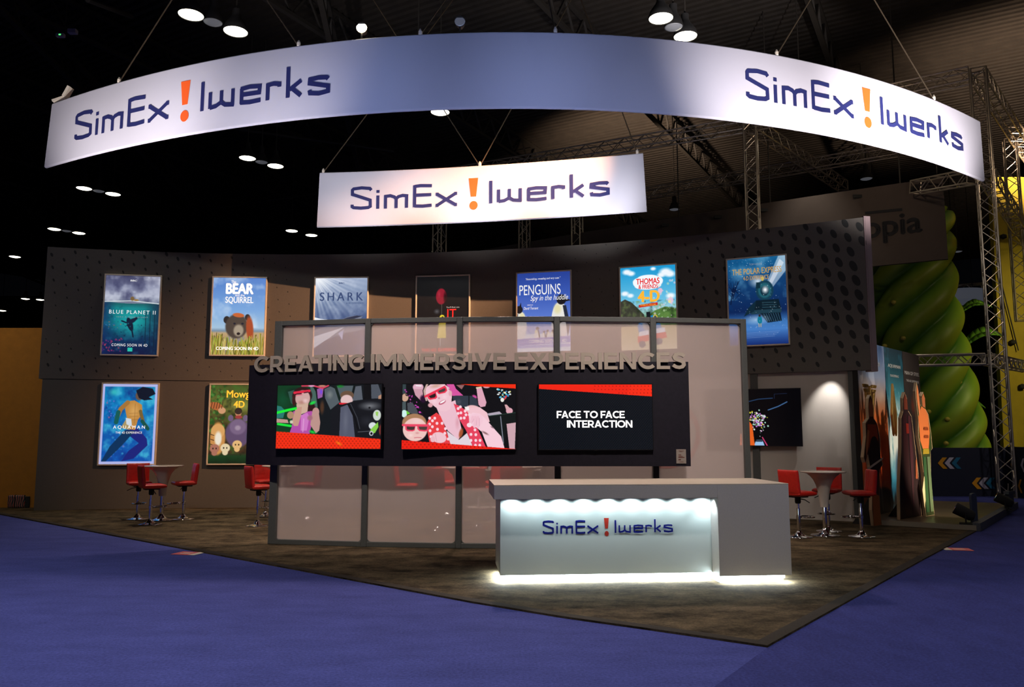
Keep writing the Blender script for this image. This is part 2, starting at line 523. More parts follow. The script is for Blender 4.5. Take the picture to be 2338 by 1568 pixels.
# ---------------------------------------------------------------- logo strokes (units: x 130..2172, y 95..350 down)
LOGO = [
 [(298,158),(286,143),(218,136),(152,143),(143,152),(143,187),(290,238),(292,288),(275,297),(215,301),(155,295),(143,287),(143,270)],
 [(353,202),(353,310)], [(353,158),(353,181)],
 [(416,203),(416,310)], [(405,213),(455,208),(488,219),(503,234)], [(503,230),(503,310)], [(503,234),(520,218),(555,209),(601,215)], [(588,208),(588,310)],
 [(653,130),(653,308)], [(653,141),(700,136),(792,141)], [(653,212),(788,212)], [(653,298),(720,302),(792,297)],
 [(838,213),(980,300)], [(980,213),(838,300)], [(824,212),(848,212)],[(972,212),(996,212)],[(824,301),(848,301)],[(972,301),(996,301)],
 [(1264,127),(1264,306)],
 [(1325,200),(1325,300)], [(1410,200),(1410,272)], [(1495,200),(1495,303)], [(1325,295),(1370,290),(1408,272)], [(1412,272),(1440,290),(1507,297)],
 [(1560,208),(1560,300)], [(1552,212),(1620,205),(1690,210),(1687,247),(1560,247)], [(1552,293),(1620,298),(1698,293)],
 [(1747,200),(1747,302)], [(1740,213),(1790,207),(1828,213),(1828,230)],
 [(1888,120),(1888,302)], [(1978,208),(1900,256)], [(1915,248),(1978,298)],
 [(2160,217),(2150,207),(2095,204),(2038,210),(2036,232),(2160,258),(2160,288),(2100,297),(2040,290),(2036,272)],
]
LOGO_END = (0, 2, 7, 11, 17, 18, 23, 26, 28, 31, 32)
BANG = [(1087,97),(1163,97),(1147,245),(1104,245)]
def logo_into(parent, place, d, navy, orange, w=26.0):
    """place(u,v,d): logo units (0..1 across, v in logo y) -> point; splits strokes so they follow curved cloth"""
    mb = MB()
    for n_, st_ in enumerate(LOGO):
        for i, q in enumerate(_strip([(x, -y) for x, y in st_], w)):
            mb.add([place((x-130)/2042.0, -y, d+.0002*n_) for x, y in q], [(0, 1, 2, 3)])
        if n_ in LOGO_END:
            mb.build('letter', navy, parent); mb = MB()
    mb = MB()
    mb.add([place((x-130)/2042.0, y, d) for x, y in BANG], [(0, 1, 2, 3)])
    n = 24
    mb.add([place((1127+33*math.cos(2*PI*k/n)-130)/2042.0, 315+35*math.sin(2*PI*k/n), d) for k in range(n)], [tuple(range(n))])
    mb.build('exclamation_mark', orange, parent)
# ================================================================ SETTING
def polyobj(name, pts, z, m, th=0.0):
    mb = MB()
    n = len(pts)
    if th:
        mb.prism([(p[0], p[1]) for p in pts], lambda u, v, d: (u, v, z - d), 0, th)
    else:
        mb.add([(p[0], p[1], z) for p in pts], [tuple(range(n))])
    return mb.build(name, m)

sa, sb = ground(1752, 1478), ground(1630, 1568); sd_ = (sb-sa).normalized(); s0 = sa+sd_*32
fl = polyobj('floor', [(-60, -25), (s0.x, s0.y), (sa.x, sa.y), (sa.x, 80), (-60, 80)], 0.0, M['carpet_blue'])
tag(fl, kind='structure')
fl = polyobj('floor_aisle', [(s0.x, s0.y), (70, -25), (70, 80), (sa.x, 80), (sa.x, sa.y)], 0.0, M['carpet_blue_b'])
tag(fl, kind='structure')

cpx = [(0, 1175), (457, 1261), (1080, 1377), (1285, 1411), (1491, 1440), (1752, 1478), (2105, 1280.5), (2230, 1213)]
cp = [ground(x, y) for x, y in cpx]
d0 = (cp[0] - cp[1]).normalized()
cp = [cp[0] + d0 * 5] + cp
d1 = (cp[-1] - cp[-2]).normalized()
cp += [cp[-1] + d1 * 3.2, Vector((8.0, 20, 0)), Vector((-14.2, 20, 0))]
bc = polyobj('booth_carpet', cp, 0.016, M['carpet_grey'], 0.016)
tag(bc, 'dark grey brown mottled carpet under the booth, its pointed corner towards the viewer', 'carpet')
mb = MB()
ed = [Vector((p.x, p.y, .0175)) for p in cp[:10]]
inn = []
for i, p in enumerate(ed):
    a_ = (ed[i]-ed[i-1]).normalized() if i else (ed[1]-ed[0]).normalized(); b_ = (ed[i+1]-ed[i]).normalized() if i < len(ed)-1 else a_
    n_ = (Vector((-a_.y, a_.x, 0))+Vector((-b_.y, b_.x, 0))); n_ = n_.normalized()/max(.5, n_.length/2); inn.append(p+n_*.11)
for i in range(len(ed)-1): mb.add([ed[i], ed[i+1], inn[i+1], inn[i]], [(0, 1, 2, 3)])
mb.build('edge_shade', mat('carpet_edge_shade', (.022, .016, .010), .95, noise=(30, .3, (1, 1, 1))), bc)  # dark strip painted in for the shadow along the rolled carpet edge

# ---- curved back wall
WP = [(103,562),(317,575),(522,578),(640,580),(1000,575),(1239,566),(1508,543),(1822,514),(1966,496)]
wx, wy = [], []
for p in WP:
    X, Y, Z = ray(*p); d = 4.0/(Z/Y); wx.append(X/Y*d); wy.append(d)
WPOLY = np.polyfit(wx, wy, 3)
def WY(x): return float(np.polyval(WPOLY, x))
def WT(x):
    s = float(np.polyval(np.polyder(WPOLY), x)); t = Vector((1, s, 0)).normalized(); return t
def hit(fn, x, y, off=0.0):
    """where the sight line through a picture point meets the upright surface Y=fn(X)-off"""
    rx, ry, rz = ray(x, y)
    a, b = 5.0, 45.0
    f = lambda d: d - (fn(rx/ry*d) - off)
    for _ in range(50):
        c = (a+b)/2
        if f(c) > 0: b = c
        else: a = c
    return Vector((rx/ry*a, a, EYE + rz/ry*a))

ZSEAM, ZTOP = 2.75, 5.6; ZC_ = 15.5
def wall_band(mb, x0, x1, z0, z1, off0=0.0, th=0.14, n=60, m=0, fn=None):
    fn = fn or WY
    base = len(mb.v)
    for i in range(n+1):
        x = x0+(x1-x0)*i/n; e = 1e-3
        t = Vector((2*e, fn(x+e)-fn(x-e), 0)).normalized(); nr = Vector((-t.y, t.x, 0))   # pointing away from viewer
        p = Vector((x, fn(x), 0)) + nr*off0; q = p + nr*th
        mb.v += [(p.x, p.y, z0), (p.x, p.y, z1), (q.x, q.y, z1), (q.x, q.y, z0)]
    for i in range(n):
        for k in range(4):
            l = (k+1) % 4
            mb.f.append((base+4*i+k, base+4*i+l, base+4*i+4+l, base+4*i+4+k)); mb.m.append(m)
    mb.f.append((base+3, base+2, base+1, base)); mb.m.append(m)
    mb.f.append(tuple(base+4*n+k for k in range(4))); mb.m.append(m)

wall = tag(empty('wall_back', (0, 0, 0)), kind='structure')
XR = 6.56
XW = hit(WY, 1262, 1080).x        # dark lower wall ends, white panels begin
mb = MB(); wall_band(mb, -10.0, XR, ZSEAM+0.008, ZTOP, th=0.22); mb.build('upper_panel', M['wall_grey'], wall, smooth='auto')
mb = MB(); wall_band(mb, -9.93, XW, 0.016, ZSEAM-0.008, off0=0.0); mb.build('lower_panel', M['wall_grey'], wall, smooth='auto')
mb = MB(); wall_band(mb, -9.93, XW, ZSEAM-0.008, ZSEAM+0.008, off0=0.015, n=40); mb.build('shadow_gap', M['seam'], wall)
mb = MB(); wall_band(mb, XW, 6.22, 0.016, ZSEAM+0.008, off0=0.10, th=0.12, n=30); mb.build('white_panel', M['wall_white'], wall, smooth='auto')
for xa, xb, m_ in ((hit(WY, 1717, 1000).x, hit(WY, 1733, 1000).x, 'frame_grey'), (6.18, 6.25, 'frame_grey')):
    mb = MB(); wall_band(mb, xa, xb, 0.016, ZSEAM, off0=0.03, th=0.08, n=2); mb.build('panel_joint', M[m_], wall)
mb = MB()
t = WT(XR); nr = Vector((-t.y, t.x, 0)); a = Vector((XR-0.02, WY(XR-0.02), 0)) - nr*0.015
fin = [a, a+Vector((0.13, 0.02, 0)), a+Vector((0.10, 0.24, 0)), a+Vector((-0.02, 0.2, 0))]
mb.prism([(p.x, p.y) for p in fin], lambda u, v, d: (u, v, d), ZSEAM-0.02, ZTOP+0.02)
mb.build('end_panel', M['trim_pink'], wall)
# halftone dots: a printed pattern that swells to the right end and the left corners
mb = MB()
arc = [0.0]; xs_ = np.linspace(-10.0, XR, 400)
for i in range(1, 400):
    arc.append(arc[-1] + math.hypot(xs_[i]-xs_[i-1], WY(xs_[i])-WY(xs_[i-1])))
LTOT = arc[-1]
def s2x(s): return float(np.interp(s, arc, xs_))
for i in range(-6, 90):
    for j in range(-40, 20):
        s = 0.09 + i*0.245 + j*0.035; z = 5.43 - i*0.098 - j*0.275
        if not (0.06 < s < LTOT-0.06 and ZSEAM+0.05 < z < ZTOP-0.03): continue
        fr = s/LTOT; h = (z-ZSEAM)/(ZTOP-ZSEAM)
        r = 0.112*max(0, (fr-0.73)/0.27)**0.8*(0.8+0.2*math.sin(h*PI)) if fr > 0.73 else 0
        if fr > 0.73: r *= (0.62+0.38*min(1, h/0.35))
        left = 0.046*max(0, 1-s/3.2)*max(0, (h-0.42)/0.58)**.5 + 0.046*math.exp(-((s-3.0)/1.7)**2)*max(0, (h-0.45)/0.55) \
             + 0.052*max(0, 1-s/3.6)*max(0, (0.34-h)/0.34)**.6
        r = max(r, left, 0.017 if (fr < 0.30 and h < 0.9) else 0.0, 0.014 if fr > 0.6 else 0.0)
        if r < 0.012: continue
        n = 14
        pts = []
        for k in range(n):
            an = 2*PI*k/n
            ss = min(max(s+r*0.62*math.cos(an)-r*.30*math.sin(an), 0), LTOT); x = s2x(ss)
            tt = WT(x); p = Vector((x, WY(x), min(max(z+r*math.sin(an), ZSEAM+.01), ZTOP))) - Vector((-tt.y, tt.x, 0))*0.004
            pts.append(p)
        mb.add(pts, [tuple(range(n))])
mb.build('dot_pattern', M['dot'], wall)
# red ring printed on the white wall behind the partition
mb = MB()
c0 = hit(WY, 1522, 990)
def ringpt(an, r):
    x = c0.x + r*math.cos(an)*0.93; return Vector((x, WY(x)+0.092, c0.z + r*math.sin(an)))
n = 64
for k in range(n):
    a0, a1 = 2*PI*k/n, 2*PI*(k+1)/n
    mb.add([ringpt(a0, .60), ringpt(a1, .60), ringpt(a1, .69), ringpt(a0, .69)], [(0, 1, 2, 3)])
mb.build('red_ring', mat('ring_red', (0.45, 0.05, 0.04), 0.6), wall)

# ---- left neighbour wall
p = ground(0, 1160)
mb = MB(); mb.box((-20, 17.32, .016), (-9.95, 17.5, 3.93)); tag(mb.build('wall_left', M['yellow_wall']), kind='structure')

mb = MB(); mb.box((-60, 79, 0), (70, 79.3, ZC_)); mb.box((-60.3, -25, 0), (-60, 79, ZC_)); mb.box((70, -25, 0), (70.3, 79, ZC_)); tag(mb.build('wall_far', M['matte_black']), kind='structure')
# ---- hall ceiling: ribbed deck, girders
A1 = Vector((0.87, -0.49, 0)); A2 = Vector((0.49, 0.87, 0)); ZC = 15.5
mb = MB()
org = Vector((0, 35, 0))
step = 0.32
for k in range(-130, 130):
    for (a, b, za, zb) in ((0, .5, 0, 0), (.5, .62, 0, .12), (.62, .88, .12, .12), (.88, 1, .12, 0)):
        p0 = org + A2*((k+a)*step) - A1*55; p1 = org + A2*((k+b)*step) - A1*55
        q0 = p0 + A1*110; q1 = p1 + A1*110
        mb.add([(p0.x, p0.y, ZC+za), (q0.x, q0.y, ZC+za), (q1.x, q1.y, ZC+zb), (p1.x, p1.y, ZC+zb)], [(0, 1, 2, 3)])
tag(mb.build('ceiling', M['ceiling']), kind='structure')
def girder(p, q, h, name='ceiling_girder'):
    """open web joist: two chords and zigzag web"""
    mb = MB(); p = Vector(p); q = Vector(q); up = Vector((0, 0, 1))
    mb.obox(p, q, up, .16, .12); mb.obox(p-up*h, q-up*h, up, .16, .12)
    L = (q-p).length; n = max(2, int(L/1.4)); d = (q-p)/n
    for i in range(n):
        a = p + d*i; b = a + d*.5 - up*h; c = a + d
        mb.obox(a, b, Vector((.1, .3, 1)), .07, .07); mb.obox(b, c, Vector((.1, .3, 1)), .07, .07)
    o = mb.build(name, M['steel_dark'])
    return o
roof = tag(empty('ceiling_structure', (0, 0, 0)), kind='structure')
for k in range(-5, 6):
    c = org + A1*(k*7.0)
    girder((c-A2*30)+Vector((0, 0, ZC-.1)), (c+A2*36)+Vector((0, 0, ZC-.1)), 1.0).parent = roof
for k in range(-3, 3):
    c = Vector((-22+k*9.0, 10, ZC-1.3)); girder(c, c+Vector((-.12, 1, 0))*55, .8).parent = roof
for a_, b_ in (((0, 52, 22), (80, 83, 26)), ((200, 0, 17), (300, 38, 19)), ((225, 250, 30), (900, 345, 30)), ((455, 480, 40), (730, 440, 36))):
    mb = MB(); mb.tube([at(*a_), at(*b_)], .06, 8); mb.build('pipe', M['steel_dark'], roof)

# ================================================================ PRINTS
def mk(w, h, cw, ch, bg=(0, 0, 0)): return Canvas(0, 0, w, h, cw, ch, bg)
PW, PH = 130, 190     # poster drawing units, y down
def poster_sea():
    c = mk(100, 146, PW, PH)
    c.vgrad([(0, (60, 62, 95)), (20, (125, 130, 160)), (38, (175, 180, 200)), (48, (120, 128, 150))])
    n = c.noise(4, 6, 3); c.mix((n-.45)*2.2*(c.Y < 49), (215, 218, 232)); c.mix((.48-n)*2.5*(c.Y < 49), (50, 52, 90))
    ln = 48+np.sin(c.X/100*5)*1.5+c.X*.05
    sea = (c.Y > ln).astype(float)
    c.vgrad([(46, (150, 175, 180)), (52, (20, 95, 100)), (60, (15, 130, 135)), (85, (10, 120, 130)), (120, (12, 45, 85)), (146, (15, 20, 60))], sea)
    c.ell(50, 88, 34, 34, (40, 205, 195), soft=1, al=.6)
    c.mix(sea*np.clip((22-c.X)/22, 0, 1)*.8, (15, 40, 90)); c.mix(sea*np.clip((c.X-72)/28, 0, 1)*.85, (8, 35, 65))
    n2 = c.noise(9, 14, 5); c.mix(sea*np.clip((n2-.55)*3, 0, 1)*.35*(c.Y > 75), (40, 150, 170)); c.mix(sea*np.clip((.4-n2)*4, 0, 1)*.4, (5, 20, 50))
    for x in (76, 84, 92): c.line([(x, 66), (x+1, 132)], 1.6, (6, 30, 50), .7)
    c.line([(0, 49), (50, 46.5), (100, 51)], 1.4, (225, 235, 235))
    c.ell(50, 42.5, 3.5, 4, (120, 95, 55)); c.ell(57, 45, 5, 1.8, (150, 120, 70))
    c.ell(48, 90, 5, 13, (12, 25, 48), -.35, .15); c.ell(51, 84, 9, 4, (14, 30, 55), -.5, .15); c.line([(41, 87), (33, 84)], 2.6, (12, 25, 50)); c.line([(52, 100), (55, 113)], 2.6, (12, 25, 50)); c.ell(58, 79, 3.4, 2.4, (12, 25, 50))
    c.speck(30, (20, 85, 90, 130), (.5, 1.6), [(10, 40, 70), (20, 90, 110)], 4)
    c.speck(40, (0, 115, 35, 140), (.6, 2.2), [(150, 40, 110), (90, 30, 110), (200, 60, 90)], 9, .6)
    c.speck(30, (5, 78, 35, 100), (.5, 1.4), [(200, 110, 60), (60, 120, 190), (50, 90, 160)], 12, .6)
    c.poly([(46, 133), (55, 133), (55, 140), (46, 140)], (40, 190, 170))
    return c
def poster_grass():
    c = mk(100, 146, PW, PH)
    c.vgrad([(0, (80, 125, 200)), (60, (120, 165, 220)), (95, (165, 195, 220)), (101, (120, 140, 160)), (105, (190, 160, 120)), (146, (140, 110, 40))])
    n = c.noise(3, 4, 8); c.mix((n-.52)*2.2*(c.Y < 95), (215, 228, 242))
    # plain stand-in animal: dark shaggy round head above pale chest
    c.ell(46, 130, 22, 32, (150, 140, 130), 0, .2)
    c.ell(28, 80, 6, 7, (45, 40, 40)); c.ell(67, 75, 5, 6, (45, 40, 40))
    c.ell(47, 92, 21, 23, (78, 66, 58), 0, .15); c.ell(51, 100, 11, 13, (165, 150, 130), 0, .3); c.ell(51, 106, 3.4, 2.6, (40, 30, 30)); c.ell(43, 87, 2.4, 1.8, (30, 30, 45)); c.ell(58, 87, 2.4, 1.8, (30, 30, 45))
    c.ell(72, 96, 8, 27, (170, 75, 40), -.1, .3); c.ell(50, 71, 12, 4.5, (200, 100, 50), .1, .2)
    rg = random.Random(2)
    for i in range(190):
        x = rg.uniform(-3, 103); b = 146; t = rg.uniform(116, 134) - abs(x-50)*.28
        c.line([(x, b), (x+rg.uniform(-6, 6), t)], rg.uniform(.8, 2.0), rg.choice([(190, 160, 70), (150, 150, 40), (110, 110, 30), (200, 180, 110), (90, 85, 25), (160, 175, 60)]))
    return c
def poster_rays():
    c = mk(100, 146, PW, PH)
    c.vgrad([(0, (150, 165, 195)), (40, (110, 130, 165)), (80, (60, 80, 125)), (95, (30, 45, 90)), (146, (25, 35, 90))])
    an = np.arctan2(c.Y+12, c.X+8); rr = np.hypot(c.X+8, c.Y+12)
    rays = .5+.5*np.sin(an*46)*np.sin(an*21+1); c.mix(rays*np.clip(1-rr/125, 0, 1)*.9, (235, 240, 248))
    c.ell(6, 4, 32, 26, (250, 252, 255), soft=1, al=.9)
    n = c.noise(6, 9, 5); c.mix(np.clip((n-.5)*2, 0, 1)*.4, (215, 225, 240))
    c.poly([(0, 74), (12, 77), (35, 80), (0, 80)], (235, 240, 250))
    c.poly([(38, 84), (62, 74), (78, 71), (92, 72), (86, 80), (100, 86), (100, 96), (60, 104), (20, 118), (0, 128), (0, 98), (20, 92)], (120, 128, 150))
    c.poly([(40, 83), (62, 75), (80, 71), (92, 72), (70, 79), (40, 86)], (40, 48, 72))
    c.poly([(0, 110), (40, 98), (58, 92), (30, 112), (0, 132)], (225, 228, 240))
    c.poly([(46, 104), (56, 98), (54, 118)], (190, 195, 235))
    return c
def poster_dark():
    c = mk(100, 146, PW, PH, (16, 16, 18))
    n = c.noise(5, 7, 2); c.mix((n-.5)*.5, (60, 60, 66))
    c.ell(47, 38, 10, 15, (150, 25, 45), 0, .15); c.ell(43, 34, 4, 8, (190, 60, 80), 0, 1, .6); c.ell(55, 40, 5, 15, (40, 6, 12), 0, .8)
    c.line([(48, 53), (48, 76)], .6, (120, 110, 100))
    c.ell(39, 66, 7, 6, (120, 120, 125), 0, 1, .7)
    c.poly([(44, 78), (47, 73), (52, 73), (56, 80), (57, 116), (40, 116)], (225, 205, 40)); c.ell(49, 77, 4.5, 4.5, (235, 215, 50)); c.ell(50, 78, 2.2, 2.8, (40, 35, 15))
    c.line([(46, 116), (46, 130)], 1.4, (190, 190, 190)); c.line([(51, 116), (51, 131)], 1.4, (150, 150, 150)); c.line([(5, 132), (95, 128)], .7, (90, 90, 92))
    return c
def penguin(c, x, y, s, flip=1, head=True):
    c.ell(x, y+30*s, 15*s, 34*s, (232, 230, 225), 0, .06); c.ell(x-4*s*flip, y+8*s, 9*s, 12*s, (225, 215, 150), 0, .6, .7)
    c.poly([(x+11*s*flip, y+2*s), (x+18*s*flip, y+35*s), (x+14*s*flip, y+58*s), (x+10*s*flip, y+30*s), (x+5*s*flip, y+2*s)], (40, 44, 60))
    if head: c.ell(x+3*s*flip, y-8*s, 8.5*s, 9*s, (28, 26, 32)); c.poly([(x+9*s*flip, y-11*s), (x+20*s*flip, y-6*s), (x+9*s*flip, y-4*s)], (35, 30, 34))
def poster_penguin():
    c = mk(100, 146, PW, PH)
    c.vgrad([(0, (40, 65, 150)), (40, (60, 90, 180)), (80, (90, 120, 205)), (112, (150, 175, 225)), (114, (215, 225, 240)), (146, (225, 232, 245))])
    penguin(c, 80, 60, 1.05); penguin(c, 6, 74, .8, -1)
    c.poly([(4, 62), (7, 54), (8, 63)], (25, 22, 26))
    penguin(c, 37, 106, .34); penguin(c, 58, 110, .24, -1); penguin(c, 66, 110, .22); penguin(c, 50, 111, .2)
    c.poly([(0, 122), (100, 118), (100, 130), (0, 134)], (120, 120, 205), .8); c.poly([(0, 134), (100, 132), (100, 138), (0, 139)], (170, 175, 230))
    return c
def poster_sky():
    c = mk(100, 146, PW, PH)
    c.vgrad([(0, (25, 150, 210)), (60, (110, 195, 230)), (75, (160, 210, 225)), (100, (90, 130, 60)), (104, (185, 165, 110)), (146, (210, 195, 160))])
    for x, y, r in ((12, 8, 8), (20, 11, 7), (82, 12, 11), (90, 16, 9), (74, 17, 7), (8, 46, 7), (18, 50, 6), (90, 54, 8), (60, 5, 5)): c.ell(x, y, r*1.3, r*.8, (240, 248, 255), soft=.6)
    c.poly([(0, 60), (8, 56), (20, 62), (32, 74), (42, 84), (46, 104), (0, 104)], (62, 62, 52)); c.poly([(45, 88), (62, 78), (80, 72), (100, 76), (100, 104), (44, 104)], (85, 125, 60))
    n = c.noise(12, 16, 6); c.mix((n-.5)*2*(c.Y > 60)*(c.Y < 104), (30, 45, 25)); c.mix((.45-n)*2*(c.Y > 60)*(c.Y < 104), (120, 150, 80))
    # plain generic blue engine front, no face
    c.poly([(30, 104), (36, 92), (58, 86), (68, 92), (74, 112), (70, 122), (34, 124)], (25, 130, 195)); c.ell(51, 102, 12, 13, (150, 155, 160), 0, .15); c.ell(51, 102, 9, 10, (110, 115, 122), 0, .3)
    c.ell(40, 93, 4, 4.4, (230, 200, 60)); c.ell(40, 93, 2.6, 3, (60, 80, 90)); c.ell(62, 90, 4, 4.4, (230, 200, 60)); c.ell(62, 90, 2.6, 3, (60, 80, 90)); c.poly([(46, 80), (53, 80), (54, 94), (47, 94)], (25, 28, 34))
    c.poly([(30, 122), (80, 116), (82, 126), (30, 133)], (215, 60, 45)); c.poly([(33, 114), (78, 108), (80, 116), (32, 122)], (225, 225, 235)); c.ell(38, 136, 6, 6, (70, 70, 90)); c.ell(68, 132, 6, 6, (70, 70, 90))
    c.ell(50, 26, 27, 9, (245, 250, 255)); c.ell(50, 34, 24, 7, (245, 250, 255)); c.ell(32, 28, 9, 8, (245, 250, 255)); c.ell(68, 27, 9, 8, (245, 250, 255)); c.ell(50, 20, 18, 5, (245, 250, 255))
    c.speck(46, (60, 25, 98, 100), (.8, 2.6), [(210, 235, 235), (235, 210, 225), (200, 225, 180)], 3, .6); c.ell(90, 62, 5, 5.5, (235, 200, 220), al=.9); c.ell(88, 64, 3, 3, (230, 235, 150), soft=.5); c.ell(72, 44, 4, 4.5, (225, 190, 215))
    c.poly([(33, 67), (67, 64), (67, 69), (33, 72)], (200, 40, 35))
    return c
def poster_train():
    c = mk(100, 146, PW, PH)
    c.vgrad([(0, (20, 95, 145)), (40, (16, 62, 112)), (90, (12, 36, 84)), (108, (60, 115, 180)), (120, (70, 125, 195)), (146, (18, 42, 110))])
    n = c.noise(4, 6, 11); c.mix(np.clip((n-.45)*2.4, 0, 1)*.8*(c.Y < 70), (110, 170, 205)); c.mix(np.clip((.42-n)*3, 0, 1)*(c.Y < 90), (10, 50, 100))
    c.poly([(60, 57), (88, 0), (100, 0), (100, 25), (68, 62)], (225, 235, 245), .55); c.poly([(63, 58), (90, 5), (97, 12), (67, 60)], (250, 250, 255), .5)
    c.ell(52, 40, 18, 13, (220, 235, 245), soft=1, al=.9)
    c.ell(63, 56, 15, 17, (20, 60, 80), 0, .1); c.ell(63, 56, 12, 14, (35, 95, 110), 0, .2); c.ell(63, 57, 8, 9, (15, 45, 62), 0, .2); c.ell(64, 55, 7, 8, (250, 252, 255), 0, .9)
    c.poly([(48, 72), (86, 72), (90, 90), (42, 90)], (12, 30, 42)); c.poly([(40, 88), (90, 88), (90, 94), (38, 95)], (30, 60, 75)); c.poly([(54, 94), (88, 94), (90, 108), (66, 110)], (10, 25, 38))
    for k in range(7): c.line([(60+k*4, 95), (66+k*3.6, 108)], .8, (60, 100, 125))
    c.poly([(48, 72), (44, 90), (26, 98), (34, 84)], (15, 40, 55)); c.ell(60, 36, 2.5, 4, (200, 180, 90)); c.poly([(49, 42), (55, 42), (56, 52), (48, 52)], (15, 45, 60))
    for k in range(3): c.line([(58, 76+k*4), (82, 77+k*4)], .9, (50, 85, 100))
    c.ell(48, 104, 26, 10, (190, 220, 245), soft=1, al=.7)
    c.ell(53, 105, 4, 7, (15, 120, 150), 0, .1); c.ell(53, 97.5, 1.8, 2.2, (50, 35, 30)); c.line([(51.4, 111), (51.4, 116)], 1.3, (190, 170, 130)); c.line([(54.6, 111), (54.6, 116)], 1.3, (190, 170, 130))
    c.line([(4, 76), (9, 48)], 1.6, (8, 20, 50))
    rg = random.Random(5)
    for k in range(16): c.line([(9, 48+k*1.5), (9+rg.uniform(-9, 14), 34+rg.uniform(0, 26))], .7, (8, 22, 55))
    c.speck(150, (0, 0, 100, 130), (.3, .7), [(220, 235, 250)], 6, .8)
    for k in range(4): c.line([(28, 126+k*2.6), (86-k*3, 124.5+k*2.6)], .8, (120, 150, 205), .6)
    return c
def poster_blue():
    c = mk(100, 146, PW, PH, (175, 180, 230))
    x0, y0, x1, y1 = 4, 5, 95, 141
    ins = ((c.X > x0)*(c.X < x1)*(c.Y > y0)*(c.Y < y1)).astype(float)
    c.vgrad([(0, (15, 120, 170)), (40, (15, 125, 190)), (90, (15, 90, 170)), (146, (15, 80, 170))], ins)
    n = c.noise(6, 8, 21); c.mix(ins*np.clip((n-.5)*3.5, 0, 1)*.8, (70, 185, 215)); c.mix(ins*np.clip((.45-n)*3.5, 0, 1)*.8, (15, 50, 130))
    c.ell(20, 15, 12, 9, (60, 190, 190), soft=.8, al=.8); c.speck(26, (6, 25, 28, 62), (.6, 2), [(200, 90, 130), (120, 110, 210), (60, 140, 220)], 2, .6); c.speck(40, (15, 85, 85, 135), (.8, 2.6), [(70, 170, 210), (140, 120, 200), (40, 120, 190)], 8, .5)
    # plain swimmer-like stand-in: warm torso, dark legs, no face
    c.poly([(46, 84), (66, 80), (84, 100), (86, 112), (62, 136), (40, 141), (52, 122), (70, 108), (54, 96)], (28, 36, 120)); c.poly([(44, 84), (62, 86), (40, 112), (12, 141), (4, 141), (18, 114)], (12, 50, 90))
    c.poly([(44, 32), (58, 30), (72, 38), (74, 54), (66, 66), (62, 84), (44, 82), (46, 62), (42, 46)], (190, 135, 65)); c.ell(58, 50, 12, 18, (215, 165, 95), 0, .8, .8); c.line([(46, 34), (34, 46), (28, 62)], 8, (165, 115, 55)); c.line([(30, 52), (27, 70)], 8, (20, 90, 85)); c.line([(70, 50), (76, 70), (84, 80)], 6, (120, 95, 50)); c.line([(74, 68), (85, 82)], 6, (20, 80, 70))
    for y in (54, 60, 66): c.line([(50, y), (66, y-1)], .7, (130, 85, 40), .6)
    c.line([(60, 36), (60, 72)], .8, (130, 85, 40), .6)
    c.ell(68, 20, 8, 10, (100, 78, 66), .4, .15)
    c.poly([(60, 12), (72, 5), (90, 8), (96, 18), (84, 24), (92, 28), (76, 30), (66, 26)], (14, 22, 40)); c.poly([(36, 80), (46, 62), (56, 70), (52, 84)], (170, 150, 100)); c.poly([(44, 62), (54, 64), (56, 78), (46, 74)], (205, 215, 225))
    return c
def poster_jungle():
    c = mk(100, 146, PW, PH)
    c.vgrad([(0, (70, 80, 35)), (40, (110, 110, 50)), (60, (80, 75, 35)), (125, (70, 45, 30)), (132, (25, 60, 30)), (146, (15, 40, 20))])
    n = c.noise(10, 14, 14); c.mix(np.clip((n-.48)*3, 0, 1)*(c.Y < 128)*.6, (60, 120, 40)); c.mix(np.clip((.46-n)*3.5, 0, 1)*.7, (20, 32, 16))
    c.ell(60, 40, 26, 12, (170, 165, 80), soft=1, al=.6); c.speck(60, (0, 0, 28, 90), (1.5, 4), [(45, 110, 40), (30, 80, 30), (80, 140, 60)], 31, .7)
    # soft generic animal-coloured masses
    c.ell(12, 40, 15, 8, (180, 100, 55), .3, .2); c.ell(23, 48, 7, 6, (205, 150, 110))
    for k in range(5): c.line([(4+k*5, 33), (2+k*5, 44)], 1.2, (60, 35, 25))
    c.ell(55, 90, 24, 26, (95, 75, 105), 0, .15); c.ell(54, 78, 17, 16, (120, 98, 128), 0, .2); c.ell(40, 62, 5, 6, (110, 90, 120)); c.ell(68, 62, 5, 6, (110, 90, 120)); c.ell(54, 80, 7, 6, (160, 140, 160), 0, .5)
    c.ell(54, 52, 6, 7, (190, 130, 95)); c.ell(54, 49, 7, 6, (25, 20, 22), 0, .1, .8); c.ell(55, 60, 7, 3, (160, 60, 60))
    c.ell(17, 100, 14, 30, (200, 140, 75), 0, .15); c.ell(17, 86, 13, 13, (215, 160, 95), 0, .1); c.ell(18, 100, 8, 16, (235, 225, 205), 0, .4)
    for k in range(5): c.line([(4, 92+k*9), (10, 94+k*9)], 1.4, (70, 45, 30))
    for x, y, cc in ((12, 118, (170, 110, 90)), (32, 117, (225, 205, 165)), (54, 111, (225, 180, 120))): c.ell(x, y, 9, 8, cc, 0, .15); c.ell(x, y+8, 6, 6, cc, 0, .2); c.ell(x-3, y, 1.3, 1.6, (30, 25, 20)); c.ell(x+3, y, 1.3, 1.6, (30, 25, 20))
    c.ell(88, 95, 20, 20, (70, 75, 95), 0, .3); c.ell(90, 45, 10, 6, (190, 115, 60))
    return c

